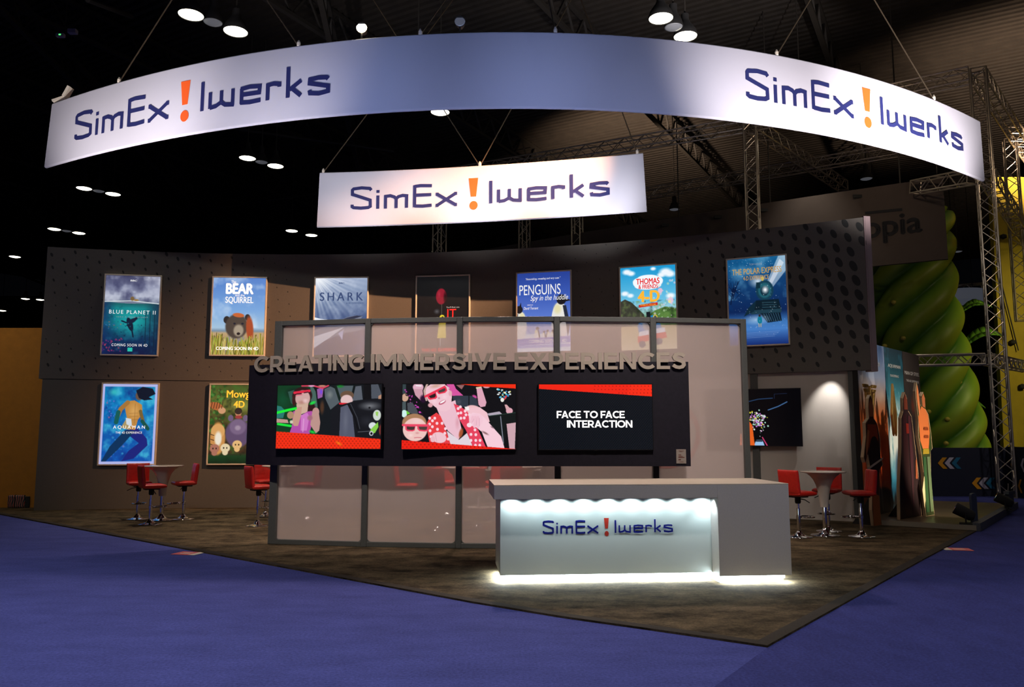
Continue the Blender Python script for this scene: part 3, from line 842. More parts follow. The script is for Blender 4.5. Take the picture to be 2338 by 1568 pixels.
def box_fn(c0, ex, ez, nrm, w, h):
    """local plane: u 0..1 across, v 0..1 down, d towards the viewer"""
    def fn(u, v, d=0.0): return c0 + ex*(u*w) - ez*(v*h) + nrm*d
    return fn
UP = Vector((0, 0, 1))
posters = []
def poster(xl, xr, yt, yb, art, label, texts, zt=None, h=None, group='framed film posters on the curved wall'):
    ym = (yt+yb)/2
    a = hit(WY, xl, ym); b = hit(WY, xr, ym); mid = hit(WY, (xl+xr)/2, ym)
    z1 = hit(WY, (xl+xr)/2, yt).z; z0 = hit(WY, (xl+xr)/2, yb).z
    ex = Vector((b.x-a.x, b.y-a.y, 0)); w = ex.length; ex.normalize(); nrm = Vector((ex.y, -ex.x, 0))
    root = thing('movie_poster', label, 'poster', (mid.x, mid.y, z0), math.atan2(ex.y, ex.x), group)
    hh = z1-z0; fw = 0.03
    mb = MB()   # frame ring, local x across, -y towards viewer
    for (x0, x1, za, zb) in ((-w/2, w/2, 0, fw), (-w/2, w/2, hh-fw, hh), (-w/2, -w/2+fw, fw, hh-fw), (w/2-fw, w/2, fw, hh-fw)):
        mb.box((x0, -.075, za), (x1, -.005, zb))
    mb.build('frame', M['alu'], root, bevel=.006)
    mb = MB(); mb.box((-w/2+.01, -.045, .01), (w/2-.01, -.008, hh-.01)); mb.build('backing', M['matte_black'], root)
    def fn(u, v, d=0.0): return Vector((-w/2+fw+u*(w-2*fw), -.05-d, hh-fw-v*(hh-2*fw)))
    pr = print_mesh('print', art(), lambda u, v: fn(u, v), M['p_lit'], root)
    for i, (txt, box, m_, opt) in enumerate(texts):
        mb = MB(); u0, v0, u1, v1 = box
        text_to(mb, txt, (u0, -v1, u1, -v0), lambda u, v, d: fn(u/100, -v/146, d), .004, **opt)
        mb.build('title' if i == 0 else 'caption', M[m_], pr)
    return root
B = lambda b=.0, **k: dict(bold=b, **k)
poster(236, 367.5, 628, 813, poster_sea, 'framed poster of a grey sky over teal underwater scene, leftmost of the upper row',
  [('BLUE PLANET II', (9, 64, 94, 71), 't_white', B(.004, space=1.25)), ('BBC', (45, 7, 57, 10), 't_white', B(.02)), ('take a deep breath', (23, 75, 80, 78.5), 't_grey', B(space=1.4)), ('COMING SOON IN 4D', (17, 126, 82, 131), 't_white', B(space=1.2))])
poster(483, 609, 632.5, 813.5, poster_grass, 'framed poster of a shaggy dark animal in golden grass under blue sky',
  [('BEAR', (25, 11, 76, 30), 't_white', B(.06)), ('The', (34, 5, 43, 10), 't_white', B(.01)), ('and the', (42, 31, 60, 35), 't_white', B(.01)), ('SQUIRREL', (24, 36, 77, 50), 't_white', B(.015)), ('COMING SOON IN 4D', (10, 131, 90, 137), 't_white', B(.03))])
poster(717, 841.5, 633, 815, poster_rays, 'framed poster of white light rays over a grey sea creature, third of the upper row',
  [('SHARK', (9, 27, 92, 43), 't_navy', B(.02, space=1.45)), ('BBC', (45, 8, 56, 11), 't_navy', B(.02)), ('A 4D EXPERIENCE', (60, 46, 93, 49), 't_navy', B())])
poster(949.5, 1074, 629, 812, poster_dark, 'framed near black poster with a red balloon and a small yellow shape',
  [('IT', (59, 62, 76, 80), 't_red', B(.0)), ("You'll float too", (57, 57, 82, 60), 't_grey', B()), ('THE 4D EXPERIENCE', (10, 135, 90, 141), 't_red', B(.02))])
poster(1179, 1306, 620, 806, poster_penguin, 'framed blue poster with two tall penguins and smaller ones on ice',
  [('PENGUINS', (4, 22, 82, 41), 't_white', B(-.005)), ('"Astonishing, revealing and very cute."', (16, 9, 82, 14), 't_white', B(-.003, shear=.3)), ('Spy in the huddle', (25, 42, 96, 55), 't_white', B(-.004, shear=.3)), ('David Tennant', (12, 63, 40, 68), 't_white', B(-.003, shear=.3)), ('NARRATED BY', (19, 58.5, 30, 60.5), 't_white', B()), ('COMING SOON IN 4D', (22, 124, 92, 130), 't_white', B(.02))])
poster(1415, 1547.5, 606, 802, poster_sky, 'framed sky blue poster with cloud title plate, bubbles and a blue engine',
  [('THOMAS', (29, 21, 71, 31), 't_red', B(.03)), ('& FRIENDS', (33, 32, 68, 39), 't_red', B(.03)), ('4-D', (32, 43, 70, 62), 't_yellow', B(.05)), ('BUBBLING BOILERS', (36, 66.3, 64, 69.3), 't_yellow', B())])
poster(1660, 1800, 586, 791, poster_train, 'framed dark blue poster of a snowy night steam train, rightmost of the upper row',
  [('THE POLAR EXPRESS', (8, 17, 93, 27), 't_gold', B(.01)), ('TOM HANKS', (38, 9, 60, 12), 't_grey', B()), ('4-D EXPERIENCE', (27, 30, 71, 37), 't_gold', B(.01))])
poster(229.5, 361.5, 874, 1062, poster_blue, 'framed bright blue underwater poster of a striding figure, leftmost of the lower row',
  [('AQUAMAN', (22, 76, 80, 83), 't_white', B(.01, space=1.5)), ('THE 4D EXPERIENCE', (27, 87, 75, 91), 't_white', B(.0, space=1.1))])
poster(476.5, 603, 876, 1061, poster_jungle, 'framed green and brown jungle poster partly hidden by the black screen wall',
  [('Mowgli', (31, 10, 82, 28), 't_yellow', B(.02)), ('4D', (45, 30, 65, 42), 't_yellow', B(.03))])
# ================================================================ SCREENS
def dots_band(c, poly, col, sp=60, r=9, seed=1):
    m = c.inpoly(poly); c.mix(m, col)
    gx = ((c.X + (np.floor(c.Y/sp*1.6) % 2)*sp/2) % sp) - sp/2; gy = (c.Y % (sp/1.6)) - sp/3.2
    c.mix(m*(np.hypot(gx, gy) < r)*.55, tuple(v*.55 for v in col))
def tv_theatre():
    c = Canvas(250, 165, 2095, 1275, 300, 180, (14, 20, 24))
    c.poly([(250, 165), (900, 165), (990, 560), (1000, 1015), (250, 1015)], (10, 58, 30)); c.ell(350, 420, 150, 200, (14, 80, 50), soft=1, al=.7)
    c.ell(560, 300, 200, 120, (12, 40, 26), soft=.6); c.poly([(440, 280), (560, 250), (560, 520), (500, 480)], (50, 85, 75))
    c.poly([(840, 190), (930, 230), (980, 560), (860, 540)], (70, 100, 92)); c.line([(905, 190), (985, 330), (1000, 600)], 34, (10, 14, 16))
    c.poly([(960, 240), (1080, 200), (1060, 380), (980, 410)], (150, 90, 160)); c.ell(1035, 290, 30, 60, (120, 70, 230), 0, .8); c.line([(690, 180), (900, 180), (1060, 225), (1160, 180)], 26, (215, 60, 90)); c.ell(1050, 185, 90, 25, (195, 130, 110), 0, .5); c.ell(860, 182, 70, 22, (225, 150, 190), 0, .4)
    c.ell(1060, 560, 50, 150, (75, 50, 34), 0, .6); c.poly([(1090, 240), (1200, 195), (1290, 240), (1370, 470), (1210, 600), (1110, 400)], (82, 92, 98)); c.ell(1190, 340, 70, 90, (150, 155, 150), 0, 1, .6); c.poly([(1290, 190), (1600, 185), (1590, 330), (1400, 420), (1330, 300)], (80, 92, 98)); c.ell(1370, 195, 90, 40, (20, 130, 40), 0, .9)
    c.poly([(1640, 200), (1740, 190), (1770, 430), (1590, 450)], (88, 94, 104)); c.poly([(1780, 165), (1900, 165), (1920, 430), (1780, 430)], (8, 9, 12)); c.poly([(1910, 170), (2030, 165), (2095, 340), (2060, 410), (1920, 415)], (76, 82, 92)); c.poly([(2040, 370), (2095, 340), (2095, 420), (2040, 420)], (180, 135, 110))
    c.line([(1290, 200), (1370, 430)], 46, (14, 30, 24)); c.line([(1620, 180), (1590, 330)], 36, (10, 20, 20))
    c.ell(1495, 350, 118, 75, (105, 80, 62), 0, .12); c.ell(1490, 440, 108, 95, (222, 190, 190), 0, .15); c.line([(1370, 495), (1500, 500)], 30, (215, 30, 45))
    c.poly([(1215, 680), (1240, 600), (1300, 545), (1500, 490), (1620, 455), (1800, 435), (2095, 425), (2095, 1115), (1230, 1055)], (17, 19, 25))
    c.poly([(1385, 560), (1505, 515), (1600, 700), (1650, 1080), (1375, 1060)], (84, 88, 106)); c.ell(1480, 800, 60, 300, (110, 114, 130), 0, 1, .6)
    c.ell(1900, 540, 230, 90, (128, 130, 136), 0, 1, .9); c.ell(1850, 800, 160, 120, (40, 42, 50), 0, 1, .8); c.line([(1520, 510), (1640, 740), (1700, 945)], 26, (6, 7, 10)); c.line([(1560, 500), (1680, 740), (1730, 930)], 8, (75, 78, 86)); c.line([(1700, 985), (1990, 965)], 10, (90, 92, 100)); c.ell(1890, 570, 18, 18, (20, 20, 24))
    c.ell(700, 350, 178, 150, (44, 18, 20), 0, .1); c.ell(560, 430, 42, 110, (60, 24, 22), 0, .2); c.ell(860, 560, 90, 110, (48, 18, 22), 0, .3)
    c.ell(710, 400, 132, 145, (206, 164, 160), 0, .1); c.poly([(600, 500), (815, 480), (800, 640), (620, 700)], (205, 172, 152)); c.ell(690, 470, 80, 50, (170, 115, 100), 0, .8, .6); c.ell(760, 440, 60, 50, (228, 190, 190), 0, .8)
    c.line([(560, 300), (825, 268)], 44, (222, 40, 66)); c.line([(600, 322), (680, 315)], 22, (70, 20, 34)); c.line([(735, 300), (800, 290)], 20, (80, 24, 38)); c.line([(585, 350), (700, 335)], 14, (230, 110, 130))
    c.poly([(545, 625), (640, 600), (700, 690), (800, 630), (880, 620), (930, 700), (880, 880), (850, 1018), (495, 995), (530, 890)], (178, 78, 165)); c.poly([(690, 690), (800, 650), (840, 720), (800, 960), (690, 960)], (205, 120, 195)); c.line([(740, 760), (730, 980)], 20, (225, 165, 215), .7)
    c.ell(500, 690, 62, 65, (170, 135, 105)); c.poly([(590, 560), (700, 545), (690, 700), (640, 880), (570, 880), (530, 820)], (196, 150, 132)); c.ell(950, 640, 62, 80, (190, 145, 140)); c.poly([(890, 620), (1000, 620), (1035, 820), (1020, 960), (960, 1010), (860, 860)], (188, 146, 138)); c.ell(850, 740, 60, 60, (160, 105, 120), 0, .5)
    c.poly([(250, 750), (450, 770), (470, 830), (250, 820)], (190, 150, 140)); c.ell(520, 810, 40, 40, (210, 205, 180), 0, .5); c.poly([(250, 520), (330, 540), (400, 610), (370, 740), (250, 745)], (40, 120, 110))
    c.line([(245, 650), (460, 600), (590, 575)], 44, (25, 235, 55)); c.line([(280, 845), (510, 880)], 40, (25, 225, 60)); c.ell(890, 480, 80, 36, (30, 215, 70), -.4, .6); c.ell(900, 985, 80, 34, (20, 200, 60), .3, .7)
    c.ell(2022, 700, 68, 92, (205, 215, 205), 0, .1); c.poly([(1995, 640), (2045, 640), (2035, 720), (2005, 700)], (150, 205, 90)); c.ell(1950, 880, 66, 60, (215, 222, 225), 0, .1); c.poly([(1910, 950), (2040, 815), (2050, 900), (1990, 1005), (1930, 1000)], (135, 205, 75)); c.ell(1930, 1010, 36, 40, (205, 205, 215)); c.ell(1932, 1012, 22, 24, (20, 20, 26))
    c.ell(2085, 950, 30, 110, (120, 50, 44), 0, .4)
    dots_band(c, [(250, 975), (2095, 1105), (2095, 1275), (250, 1275)], (243, 46, 14), 62, 13); c.ell(1370, 1180, 90, 34, (245, 130, 20), .5, 1)
    return c
def tv_glasses():
    c = Canvas(150, 135, 2160, 1285, 330, 188, (10, 9, 14))
    c.poly([(150, 135), (215, 135), (210, 300), (150, 310)], (50, 66, 70)); c.ell(430, 190, 95, 75, (225, 175, 195), 0, .15); c.poly([(345, 220), (520, 220), (560, 330), (480, 430), (380, 330)], (205, 155, 170)); c.line([(395, 162), (480, 168)], 20, (245, 240, 245))
    c.ell(200, 375, 60, 70, (205, 165, 140), 0, .15); rg = random.Random(4)
    for i in range(34):
        t = i/33; x = 230+t*260+rg.uniform(-55, 55); y = 280+t*400+rg.uniform(-50, 50); c.ell(x, y, rg.uniform(12, 28), rg.uniform(8, 18), rg.choice([(200, 70, 180), (160, 50, 140), (30, 10, 40)]), rg.uniform(0, 3))
    c.ell(520, 400, 70, 90, (40, 10, 45), 0, .5); c.poly([(150, 450), (215, 440), (225, 640), (150, 700)], (70, 84, 88)); c.poly([(240, 470), (330, 460), (420, 600), (440, 690), (250, 640)], (72, 76, 84)); c.ell(190, 660, 50, 66, (205, 240, 235)); c.poly([(225, 600), (295, 655), (235, 680)], (110, 200, 60))
    c.poly([(930, 135), (1060, 135), (1100, 220), (1230, 340), (1040, 345), (980, 240)], (215, 85, 160)); c.poly([(1100, 150), (1250, 150), (1200, 230)], (150, 100, 100)); c.ell(1430, 360, 60, 36, (200, 70, 150), .5, .5)
    c.poly([(1040, 360), (1090, 340), (1380, 345), (1470, 400), (1500, 540), (1080, 540)], (48, 56, 68)); c.line([(1330, 350), (1330, 540)], 20, (16, 18, 24)); c.ell(1150, 450, 60, 60, (72, 80, 92), 0, 1)
    c.poly([(1460, 190), (1550, 180), (1640, 460), (1620, 530), (1540, 545), (1500, 500)], (222, 165, 185)); c.line([(1460, 205), (1545, 190)], 18, (235, 225, 170)); c.ell(1640, 185, 70, 28, (215, 160, 170), 0, .3)
    for i in range(26):
        x = 1850+rg.uniform(-20, 210); y = 215+rg.uniform(0, 160); c.ell(x, y, rg.uniform(10, 24), rg.uniform(8, 18), rg.choice([(90, 205, 225), (225, 225, 150), (235, 240, 240), (60, 150, 200)]))
    c.ell(1920, 415, 32, 38, (235, 235, 225)); c.line([(1960, 400), (1990, 350)], 26, (225, 60, 70)); c.ell(2045, 610, 60, 55, (222, 165, 180)); c.poly([(1960, 500), (2000, 500), (2060, 570), (1990, 600)], (215, 165, 170))
    c.poly([(1640, 660), (1870, 620), (1915, 665), (1690, 700)], (175, 165, 180)); c.poly([(1690, 705), (2160, 640), (2160, 820), (2000, 830), (1960, 1260), (1800, 1200)], (14, 20, 20)); c.line([(1890, 710), (1940, 1180)], 16, (130, 135, 150)); c.poly([(1995, 840), (2160, 815), (2140, 1285), (2045, 1270)], (205, 165, 175)); c.line([(1690, 700), (2160, 640)], 12, (35, 60, 50))
    # woman: neck, shoulder, face, glasses, scarf
    c.poly([(760, 560), (1090, 420), (1150, 700), (1220, 1000), (1150, 1120), (960, 960), (820, 700)], (236, 190, 205)); c.ell(1430, 650, 190, 130, (240, 190, 195), .4, .1); c.poly([(1330, 560), (1520, 545), (1650, 640), (1700, 800), (1500, 900), (1350, 800)], (242, 195, 205))
    c.poly([(940, 960), (1160, 1120), (1300, 1000), (1400, 1230), (1010, 1200)], (226, 212, 222)); c.poly([(1250, 540), (1330, 535), (1335, 600), (1290, 600)], (245, 240, 240)); c.ell(1195, 1000, 44, 110, (170, 85, 50), .25, .5); c.ell(1130, 820, 50, 150, (215, 150, 165), 0, 1, .8)
    c.poly([(590, 830), (640, 720), (760, 640), (830, 700), (900, 860), (1010, 1190), (640, 1160), (600, 950)], (232, 62, 68)); c.poly([(1060, 480), (1180, 530), (1300, 620), (1400, 800), (1500, 950), (1630, 1240), (1400, 1225), (1280, 950), (1150, 740)], (230, 66, 92))
    for (x, y) in ((640, 740), (690, 785), (640, 845), (770, 830), (690, 890), (860, 830), (780, 935), (650, 960), (920, 925), (910, 1005), (970, 1105), (665, 1065), (1140, 570), (1190, 645), (1140, 655), (1265, 615), (1250, 735), (1340, 680), (1280, 680), (1190, 740), (1370, 1025), (1455, 1030), (1370, 1130), (1455, 1130), (1530, 1130), (1450, 1215), (1440, 945), (1525, 1215), (1180, 540), (730, 740)): c.ell(x, y, 24, 26, (248, 215, 225))
    c.poly([(560, 200), (650, 140), (900, 135), (990, 250), (1030, 330), (1020, 470), (1000, 580), (920, 620), (830, 610), (720, 530), (620, 450), (560, 330)], (240, 196, 208)); c.ell(650, 510, 50, 45, (220, 160, 170), 0, .3); c.ell(1000, 300, 35, 60, (228, 170, 180), 0, .3); c.ell(740, 170, 140, 50, (210, 165, 150), -.2, .8); c.line([(590, 140), (540, 240), (560, 350), (580, 420)], 34, (200, 170, 160)); c.line([(560, 145), (515, 250), (530, 340)], 16, (24, 16, 20))
    c.line([(560, 355), (920, 175)], 40, (235, 50, 80)); c.poly([(595, 350), (745, 285), (770, 370), (740, 400), (640, 415), (605, 390)], (235, 50, 80)); c.poly([(770, 250), (920, 170), (945, 250), (910, 290), (800, 315), (770, 290)], (235, 50, 80)); c.poly([(620, 350), (735, 298), (745, 350), (720, 375), (650, 385)], (40, 26, 28)); c.poly([(785, 255), (900, 205), (918, 240), (890, 268), (805, 290)], (70, 62, 60)); c.line([(920, 170), (975, 210)], 22, (220, 200, 210))
    c.ell(860, 460, 76, 34, (190, 90, 115), -.5, .2); c.ell(864, 450, 60, 17, (252, 248, 250), -.5, .2); c.ell(800, 385, 26, 22, (205, 135, 150), 0, .6); c.ell(900, 360, 60, 60, (250, 215, 225), 0, 1, .7); c.ell(720, 440, 60, 60, (250, 215, 225), 0, 1, .7)
    c.poly([(1330, 690), (1400, 640), (1520, 660), (1620, 740), (1720, 860), (1900, 1060), (1960, 1265), (1660, 1240), (1560, 980), (1460, 900), (1340, 860)], (246, 205, 218)); c.ell(1460, 770, 120, 110, (244, 200, 215), 0, .1)
    for k, (x, y) in enumerate(((1365, 830), (1430, 890), (1490, 900))): c.line([(1400+k*45, 720), (x, y)], 44, (240, 190, 205)); c.line([(1425+k*45, 740), (x+30, y-20)], 6, (205, 145, 165))
    c.ell(1340, 860, 45, 40, (250, 220, 230)); c.ell(1620, 1000, 90, 24, (120, 80, 80), .5, .7, .8); c.ell(1745, 900, 50, 18, (130, 100, 110), .5, .8); c.ell(810, 1080, 130, 95, (240, 195, 205), .2, .1); c.ell(700, 1110, 44, 50, (235, 185, 195)); c.line([(740, 1010), (770, 1150)], 6, (205, 150, 160))
    # child
    c.ell(370, 820, 215, 160, (170, 125, 90), 0, .1); c.ell(385, 940, 215, 205, (238, 196, 190), 0, .06); c.ell(430, 790, 120, 60, (240, 205, 200), 0, .8); c.line([(165, 860), (620, 865)], 36, (235, 70, 100)); c.poly([(205, 860), (395, 865), (380, 955), (340, 972), (250, 968), (215, 940)], (235, 70, 100)); c.poly([(420, 865), (625, 865), (615, 960), (560, 975), (460, 965), (425, 930)], (235, 70, 100)); c.poly([(235, 885), (385, 888), (370, 940), (330, 950), (245, 940)], (66, 48, 46)); c.poly([(445, 888), (600, 888), (592, 940), (560, 950), (465, 940)], (80, 60, 56)); c.ell(425, 1000, 50, 24, (218, 155, 155), 0, .7); c.line([(375, 1085), (430, 1078), (495, 1082)], 14, (212, 120, 130)); c.ell(310, 1040, 60, 40, (248, 215, 212), 0, 1)
    dots_band(c, [(150, 1125), (2160, 1280), (2160, 1285), (150, 1285)], (238, 32, 14), 70, 13); c.poly([(1150, 135), (2165, 135), (2165, 215), (1500, 175)], (240, 45, 14))
    return c
def tv_face():
    c = Canvas(95, 150, 2245, 1380, 330, 188, (3, 7, 14))
    for k in range(44):
        y = 230+k*26.5
        for j in range(48):
            x = 95+j*45.5+(k % 2)*22; c.line([(x, y+8), (x+17, y)], 5, (38, 52, 62), .9)
    dots_band(c, [(95, 150), (2245, 150), (2245, 380), (95, 237)], (240, 36, 14), 74, 0.1); c.poly([(1850, 150), (2245, 150), (2245, 380), (1770, 350)], (246, 44, 16))
    rg = random.Random(3)
    for x in range(1140, 2245, 68):
        for y in (185, 250, 315): 
            if y < 237+(x-95)*.066-20: c.ell(x+(y % 3)*10, y, 9, 9, (150, 20, 8))
    return c
def tv_dark():
    c = Canvas(1615, 888, 1830, 1017, 220, 132, (2, 2, 5))
    c.line([(1690, 924), (1705, 918), (1735, 911), (1768, 909)], 1.6, (40, 70, 110)); c.line([(1772, 910), (1772, 900), (1800, 899)], 1.2, (24, 34, 60)); c.line([(1757, 936), (1780, 928), (1800, 918)], 2.0, (70, 110, 160))
    rg = random.Random(8)
    for i in range(150):
        x = rg.gauss(1732, 12); y = rg.gauss(960, 14)
        if x < 1700 or x > 1758 or y < 935: continue
        r = rg.uniform(.8, 2.4); c.ell(x, y, r, r, rg.choice([(235, 240, 240), (200, 120, 220), (215, 210, 60), (240, 190, 235), (170, 220, 200)]), soft=.3)
    c.poly([(1690, 1016), (1692, 990), (1703, 986), (1709, 966), (1714, 962), (1720, 970), (1724, 1016)], (225, 95, 30)); c.poly([(1724, 1012), (1728, 1004), (1742, 1004), (1746, 1016), (1724, 1016)], (150, 190, 230)); c.line([(1728, 1006), (1741, 1006)], 3, (20, 30, 40)); c.line([(1742, 998), (1752, 1016)], 2.5, (200, 60, 110))
    return c
def screen(px0, px1, yt, yb, d0, d1, art, label, group=None, texts=(), th=.055, bez=.012):
    ym = (yt+yb)/2
    a = at(px0, ym, d0); b = at(px1, ym, d1); m = (a+b)/2
    dm = m.y; zt = at((px0+px1)/2, yt, dm).z; zb = at((px0+px1)/2, yb, dm).z
    ex = Vector((b.x-a.x, b.y-a.y, 0)); w = ex.length; ex.normalize()
    root = thing('television', label, 'screen', (m.x, m.y, zb), math.atan2(ex.y, ex.x), group)
    h = zt-zb
    mb = MB(); mb.box((-w/2-bez, .003, -bez), (w/2+bez, th, h+bez)); mb.build('housing', M['black'], root, bevel=.004)
    mb = MB()
    for q in ((-w/2-bez, -.004, -bez, w/2+bez, .003, 0), (-w/2-bez, -.004, h, w/2+bez, .003, h+bez), (-w/2-bez, -.004, 0, -w/2, .003, h), (w/2, -.004, 0, w/2+bez, .003, h)): mb.box(q[:3], q[3:])
    mb.box((-.02, -.006, -bez-.008), (.02, .003, -bez+.002)); mb.build('bezel', M['black'], root)
    def fn(u, v, d=0.0): return Vector((-w/2+u*w, -.0005-d, h-v*h))
    disp = print_mesh('display', art(), lambda u, v: fn(u, v), M['p_screen'], root)
    for i, (txt, bx, m_, opt) in enumerate(texts):
        mb = MB(); u0, v0, u1, v1 = bx
        lay, WD = caps_layout(txt, .04, .36)
        for ch, x in lay:
            for q in CAPS[ch][1]: mb.add([fn(u0+(u1-u0)*(x+a_)/WD, v1-(v1-v0)*b_, .002) for a_, b_ in q], [tuple(range(len(q)))])
        mb.build('caption', M[m_], disp)
    return root, w, h
gs = 'televisions in the black screen wall'
screen(632, 870, 878.5, 1024, 11.27, 10.96, tv_theatre, 'television showing a child in pink among dark theatre seats, left in the screen wall', gs)
screen(918, 1177.5, 877, 1025, 10.92, 10.92, tv_glasses, 'television showing a laughing woman and child in red glasses, middle of the screen wall', gs)
def fx(x): return (x-95)/2150.0
def fy(y): return (y-150)/1230.0
screen(1231, 1489.5, 877.5, 1025.5, 10.92, 10.93, tv_face, 'television with white capital words on dark mesh under a red wedge, in the screen wall', gs,
       [('FACE TO FACE', (fx(428), fy(655), fx(1722), fy(792)), 't_white', B(.055)), ('INTERACTION', (fx(620), fy(833), fx(1862), fy(970)), 't_white', B(.055))])
p = hit(WY, 1615, 950); q = hit(WY, 1829, 950)
screen(1615, 1829, 889, 1017, p.y-.06, q.y-.02, tv_dark, 'television showing confetti lights on black, hung on the white wall', None, th=.05)

# ---- black screen wall with raised letters
PP = [(-3.87, 11.58), (-3.40, 11.38), (-2.6, 11.205), (-1.8, 11.06), (-.9, 10.99), (0, 10.975), (2.465, 10.985)]
def PY(x): return float(np.interp(x, [p[0] for p in PP], [p[1] for p in PP]))
sw = thing('screen_wall', 'long curved black panel holding three televisions, with raised grey capital letters along its top', 'screen wall', (0, 11, 0))
def inv(root):
    Mx = Matrix.Translation(root.location) @ Matrix.Rotation(root.rotation_euler[2], 4, 'Z'); return Mx.inverted()
def reparent(o, root):
    o.data.transform(inv(root)); o.parent = root
mb = MB(); wall_band(mb, PP[0][0], PP[-1][0], 1.155, 2.60, th=.10, n=50, fn=PY); pnl = mb.build('panel', M['black_panel'], smooth='auto'); reparent(pnl, sw)
words = [('CREATING', 580, 830, 813, 850.5, 808, 844.5), ('IMMERSIVE', 846, 1156, 808, 845.5, 805.5, 844), ('EXPERIENCES', 1175, 1567, 805.5, 844, 804, 842)]
for wd, xa, xb, ta, ba, tb, bb in words:
    lay, WD = caps_layout(wd)
    for ch, x in lay:
        cw_, polys = CAPS[ch]; u0, u1 = x/WD, (x+cw_)/WD
        A = hit(PY, xa+(xb-xa)*u0, 830, .05); Bq = hit(PY, xa+(xb-xa)*u1, 830, .05)
        ex = Vector((Bq.x-A.x, Bq.y-A.y, 0)); w = ex.length; ex.normalize(); nr = Vector((-ex.y, ex.x, 0))
        tm = (u0+u1)/2; yt = ta+(tb-ta)*tm; yb = ba+(bb-ba)*tm; d = (A.y+Bq.y)/2
        zt = at(1000, yt, d).z; zb = at(1000, yb, d).z
        mb = MB()
        for k_, q in enumerate(polys): mb.prism(q, lambda a, b, dd: A + ex*(a/cw_*w) + nr*dd + UP*(zb-A.z+(zt-zb)*b), .006-.0004*k_, .045, 0, 1)
        o = mb.build('letter', [M['letter'], M['letter_side']])
        reparent(o, sw); o.parent = pnl
# notice card
a = at(1544.7, 1050, 10.96)
nc = thing('notice_card', 'small beige printed card stuck on the lower right corner of the black panel', 'notice', (a.x+.068, 10.98, at(1545, 1058, 10.97).z))
cw, chh = .135, .195
mb = MB(); mb.box((-cw/2, -.008, 0), (cw/2, -.001, chh)); mb.build('card', M['card'], nc)
mb = MB()
for (x0, z0, x1, z1) in ((-.035, .168, .04, .174), (-.02, .158, .02, .162), (-.04, .112, .0, .122), (-.04, .095, .02, .102), (-.04, .078, .045, .09), (-.04, .045, -.005, .06), (-.03, .02, .03, .025)): mb.add([(x0, -.0095, z0), (x1, -.0095, z0), (x1, -.0095, z1), (x0, -.0095, z1)], [(0, 1, 2, 3)])
mb.build('printed_text', M['card_ink'], nc)

# ---- frosted partition
GP = [(-3.47, 11.70), (-2.09, 11.42), (-.747, 11.27), (.64, 11.22), (2.03, 11.30), (3.38, 11.48)]
gp = thing('glass_partition', 'tall curved grey framed partition with five frosted panes behind the screen wall', 'partition', (0, 11.3, 0))
GZ = 3.27
for i, (x, y) in enumerate(GP):
    t = Vector((GP[min(i+1, 5)][0]-GP[max(i-1, 0)][0], GP[min(i+1, 5)][1]-GP[max(i-1, 0)][1], 0)).normalized(); nr = Vector((-t.y, t.x, 0))
    wd = .12 if i == 0 else .085
    mb = MB(); mb.obox(Vector((x, y, 0.016)), Vector((x, y, GZ)), nr, wd, .11); reparent(mb.build('post', M['frame_grey'], bevel=.008), gp)
for i in range(5):
    p = Vector((*GP[i], 0)); q = Vector((*GP[i+1], 0)); d = (q-p).normalized(); nr = Vector((-d.y, d.x, 0)); p += d*.04; q -= d*.04; L = (q-p).length
    for nm, z0, z1 in (('top_rail', GZ-.07, GZ), ('bottom_rail', .016, .085)):
        mb = MB(); mb.obox(p+UP*((z0+z1)/2), q+UP*((z0+z1)/2), UP, .10, z1-z0); reparent(mb.build(nm, M['frame_grey'], bevel=.006), gp)
    r = .06; pts = []      # rounded pane opening: thin frame lip
    for cx, cz, a0 in ((L-r, GZ-.07-r, 0), (r, GZ-.07-r, 90), (r, .085+r, 180), (L-r, .085+r, 270)):
        for k in range(7): an = math.radians(a0+k*15); pts.append((cx+r*math.cos(an), cz+r*math.sin(an)))
    mb = MB()
    for sgn, corner in ((0, (L, GZ-.07)), (1, (0, GZ-.07)), (2, (0, .085)), (3, (L, .085))):
        seg = pts[sgn*7:sgn*7+7]; poly = [corner]+seg
        mb.prism(poly, lambda u, v, dd: p+d*u+UP*v+nr*dd, -.03, .03)
    reparent(mb.build('corner_gusset', M['frame_grey']), gp)
    mb = MB(); mb.obox(p+UP*((.07+GZ-.06)/2), q+UP*((.07+GZ-.06)/2), UP, .008, GZ-.13); reparent(mb.build('pane', M['frost']), gp)

# ================================================================ COUNTER
P0 = at(1128, 1108, 8.40); P1 = at(1800, 1102, 8.66)
ex = Vector((P1.x-P0.x, P1.y-P0.y, 0)); CW = ex.length; ex.normalize(); ey = Vector((-ex.y, ex.x, 0))
cr = thing('reception_counter', 'white and grey reception counter with glowing recessed front and logo, standing at the carpet corner', 'counter', (P0.x, P0.y, 0), math.atan2(ex.y, ex.x))
ZT = (P0.z+P1.z)/2; ZS = ZT-.152
def lu(x, y, v):     # local u of a picture point on plane v behind front
    lo, hi = -1.0, 5.0
    for _ in range(40):
        m = (lo+hi)/2; p = P0+ex*m+ey*v
        if p.x/p.y*1.0 > (ray(x, y)[0]/ray(x, y)[1]): hi = m
        else: lo = m
    return lo
UB = lu(1640, 1200, 0); UL = lu(1142, 1200, .23); DEP = 1.05
ZB = .098
mb = MB(); mb.box((0, 0, ZS), (UB, DEP, ZT-.012)); mb.box((UB, 0, ZB), (CW, DEP, ZT-.012)); mb.build('front_shell', M['counter'], cr, bevel=.003)
mb = MB(); mb.box((0, 0, ZT-.012), (CW, DEP, ZT)); mb.build('countertop', M['counter_top'], cr, bevel=.003)
mb = MB(); mb.box((UL, .23, ZB), (UB-.001, DEP-.02, ZS-.001)); mb.build('lit_front', M['counter_face'], cr, bevel=.002)
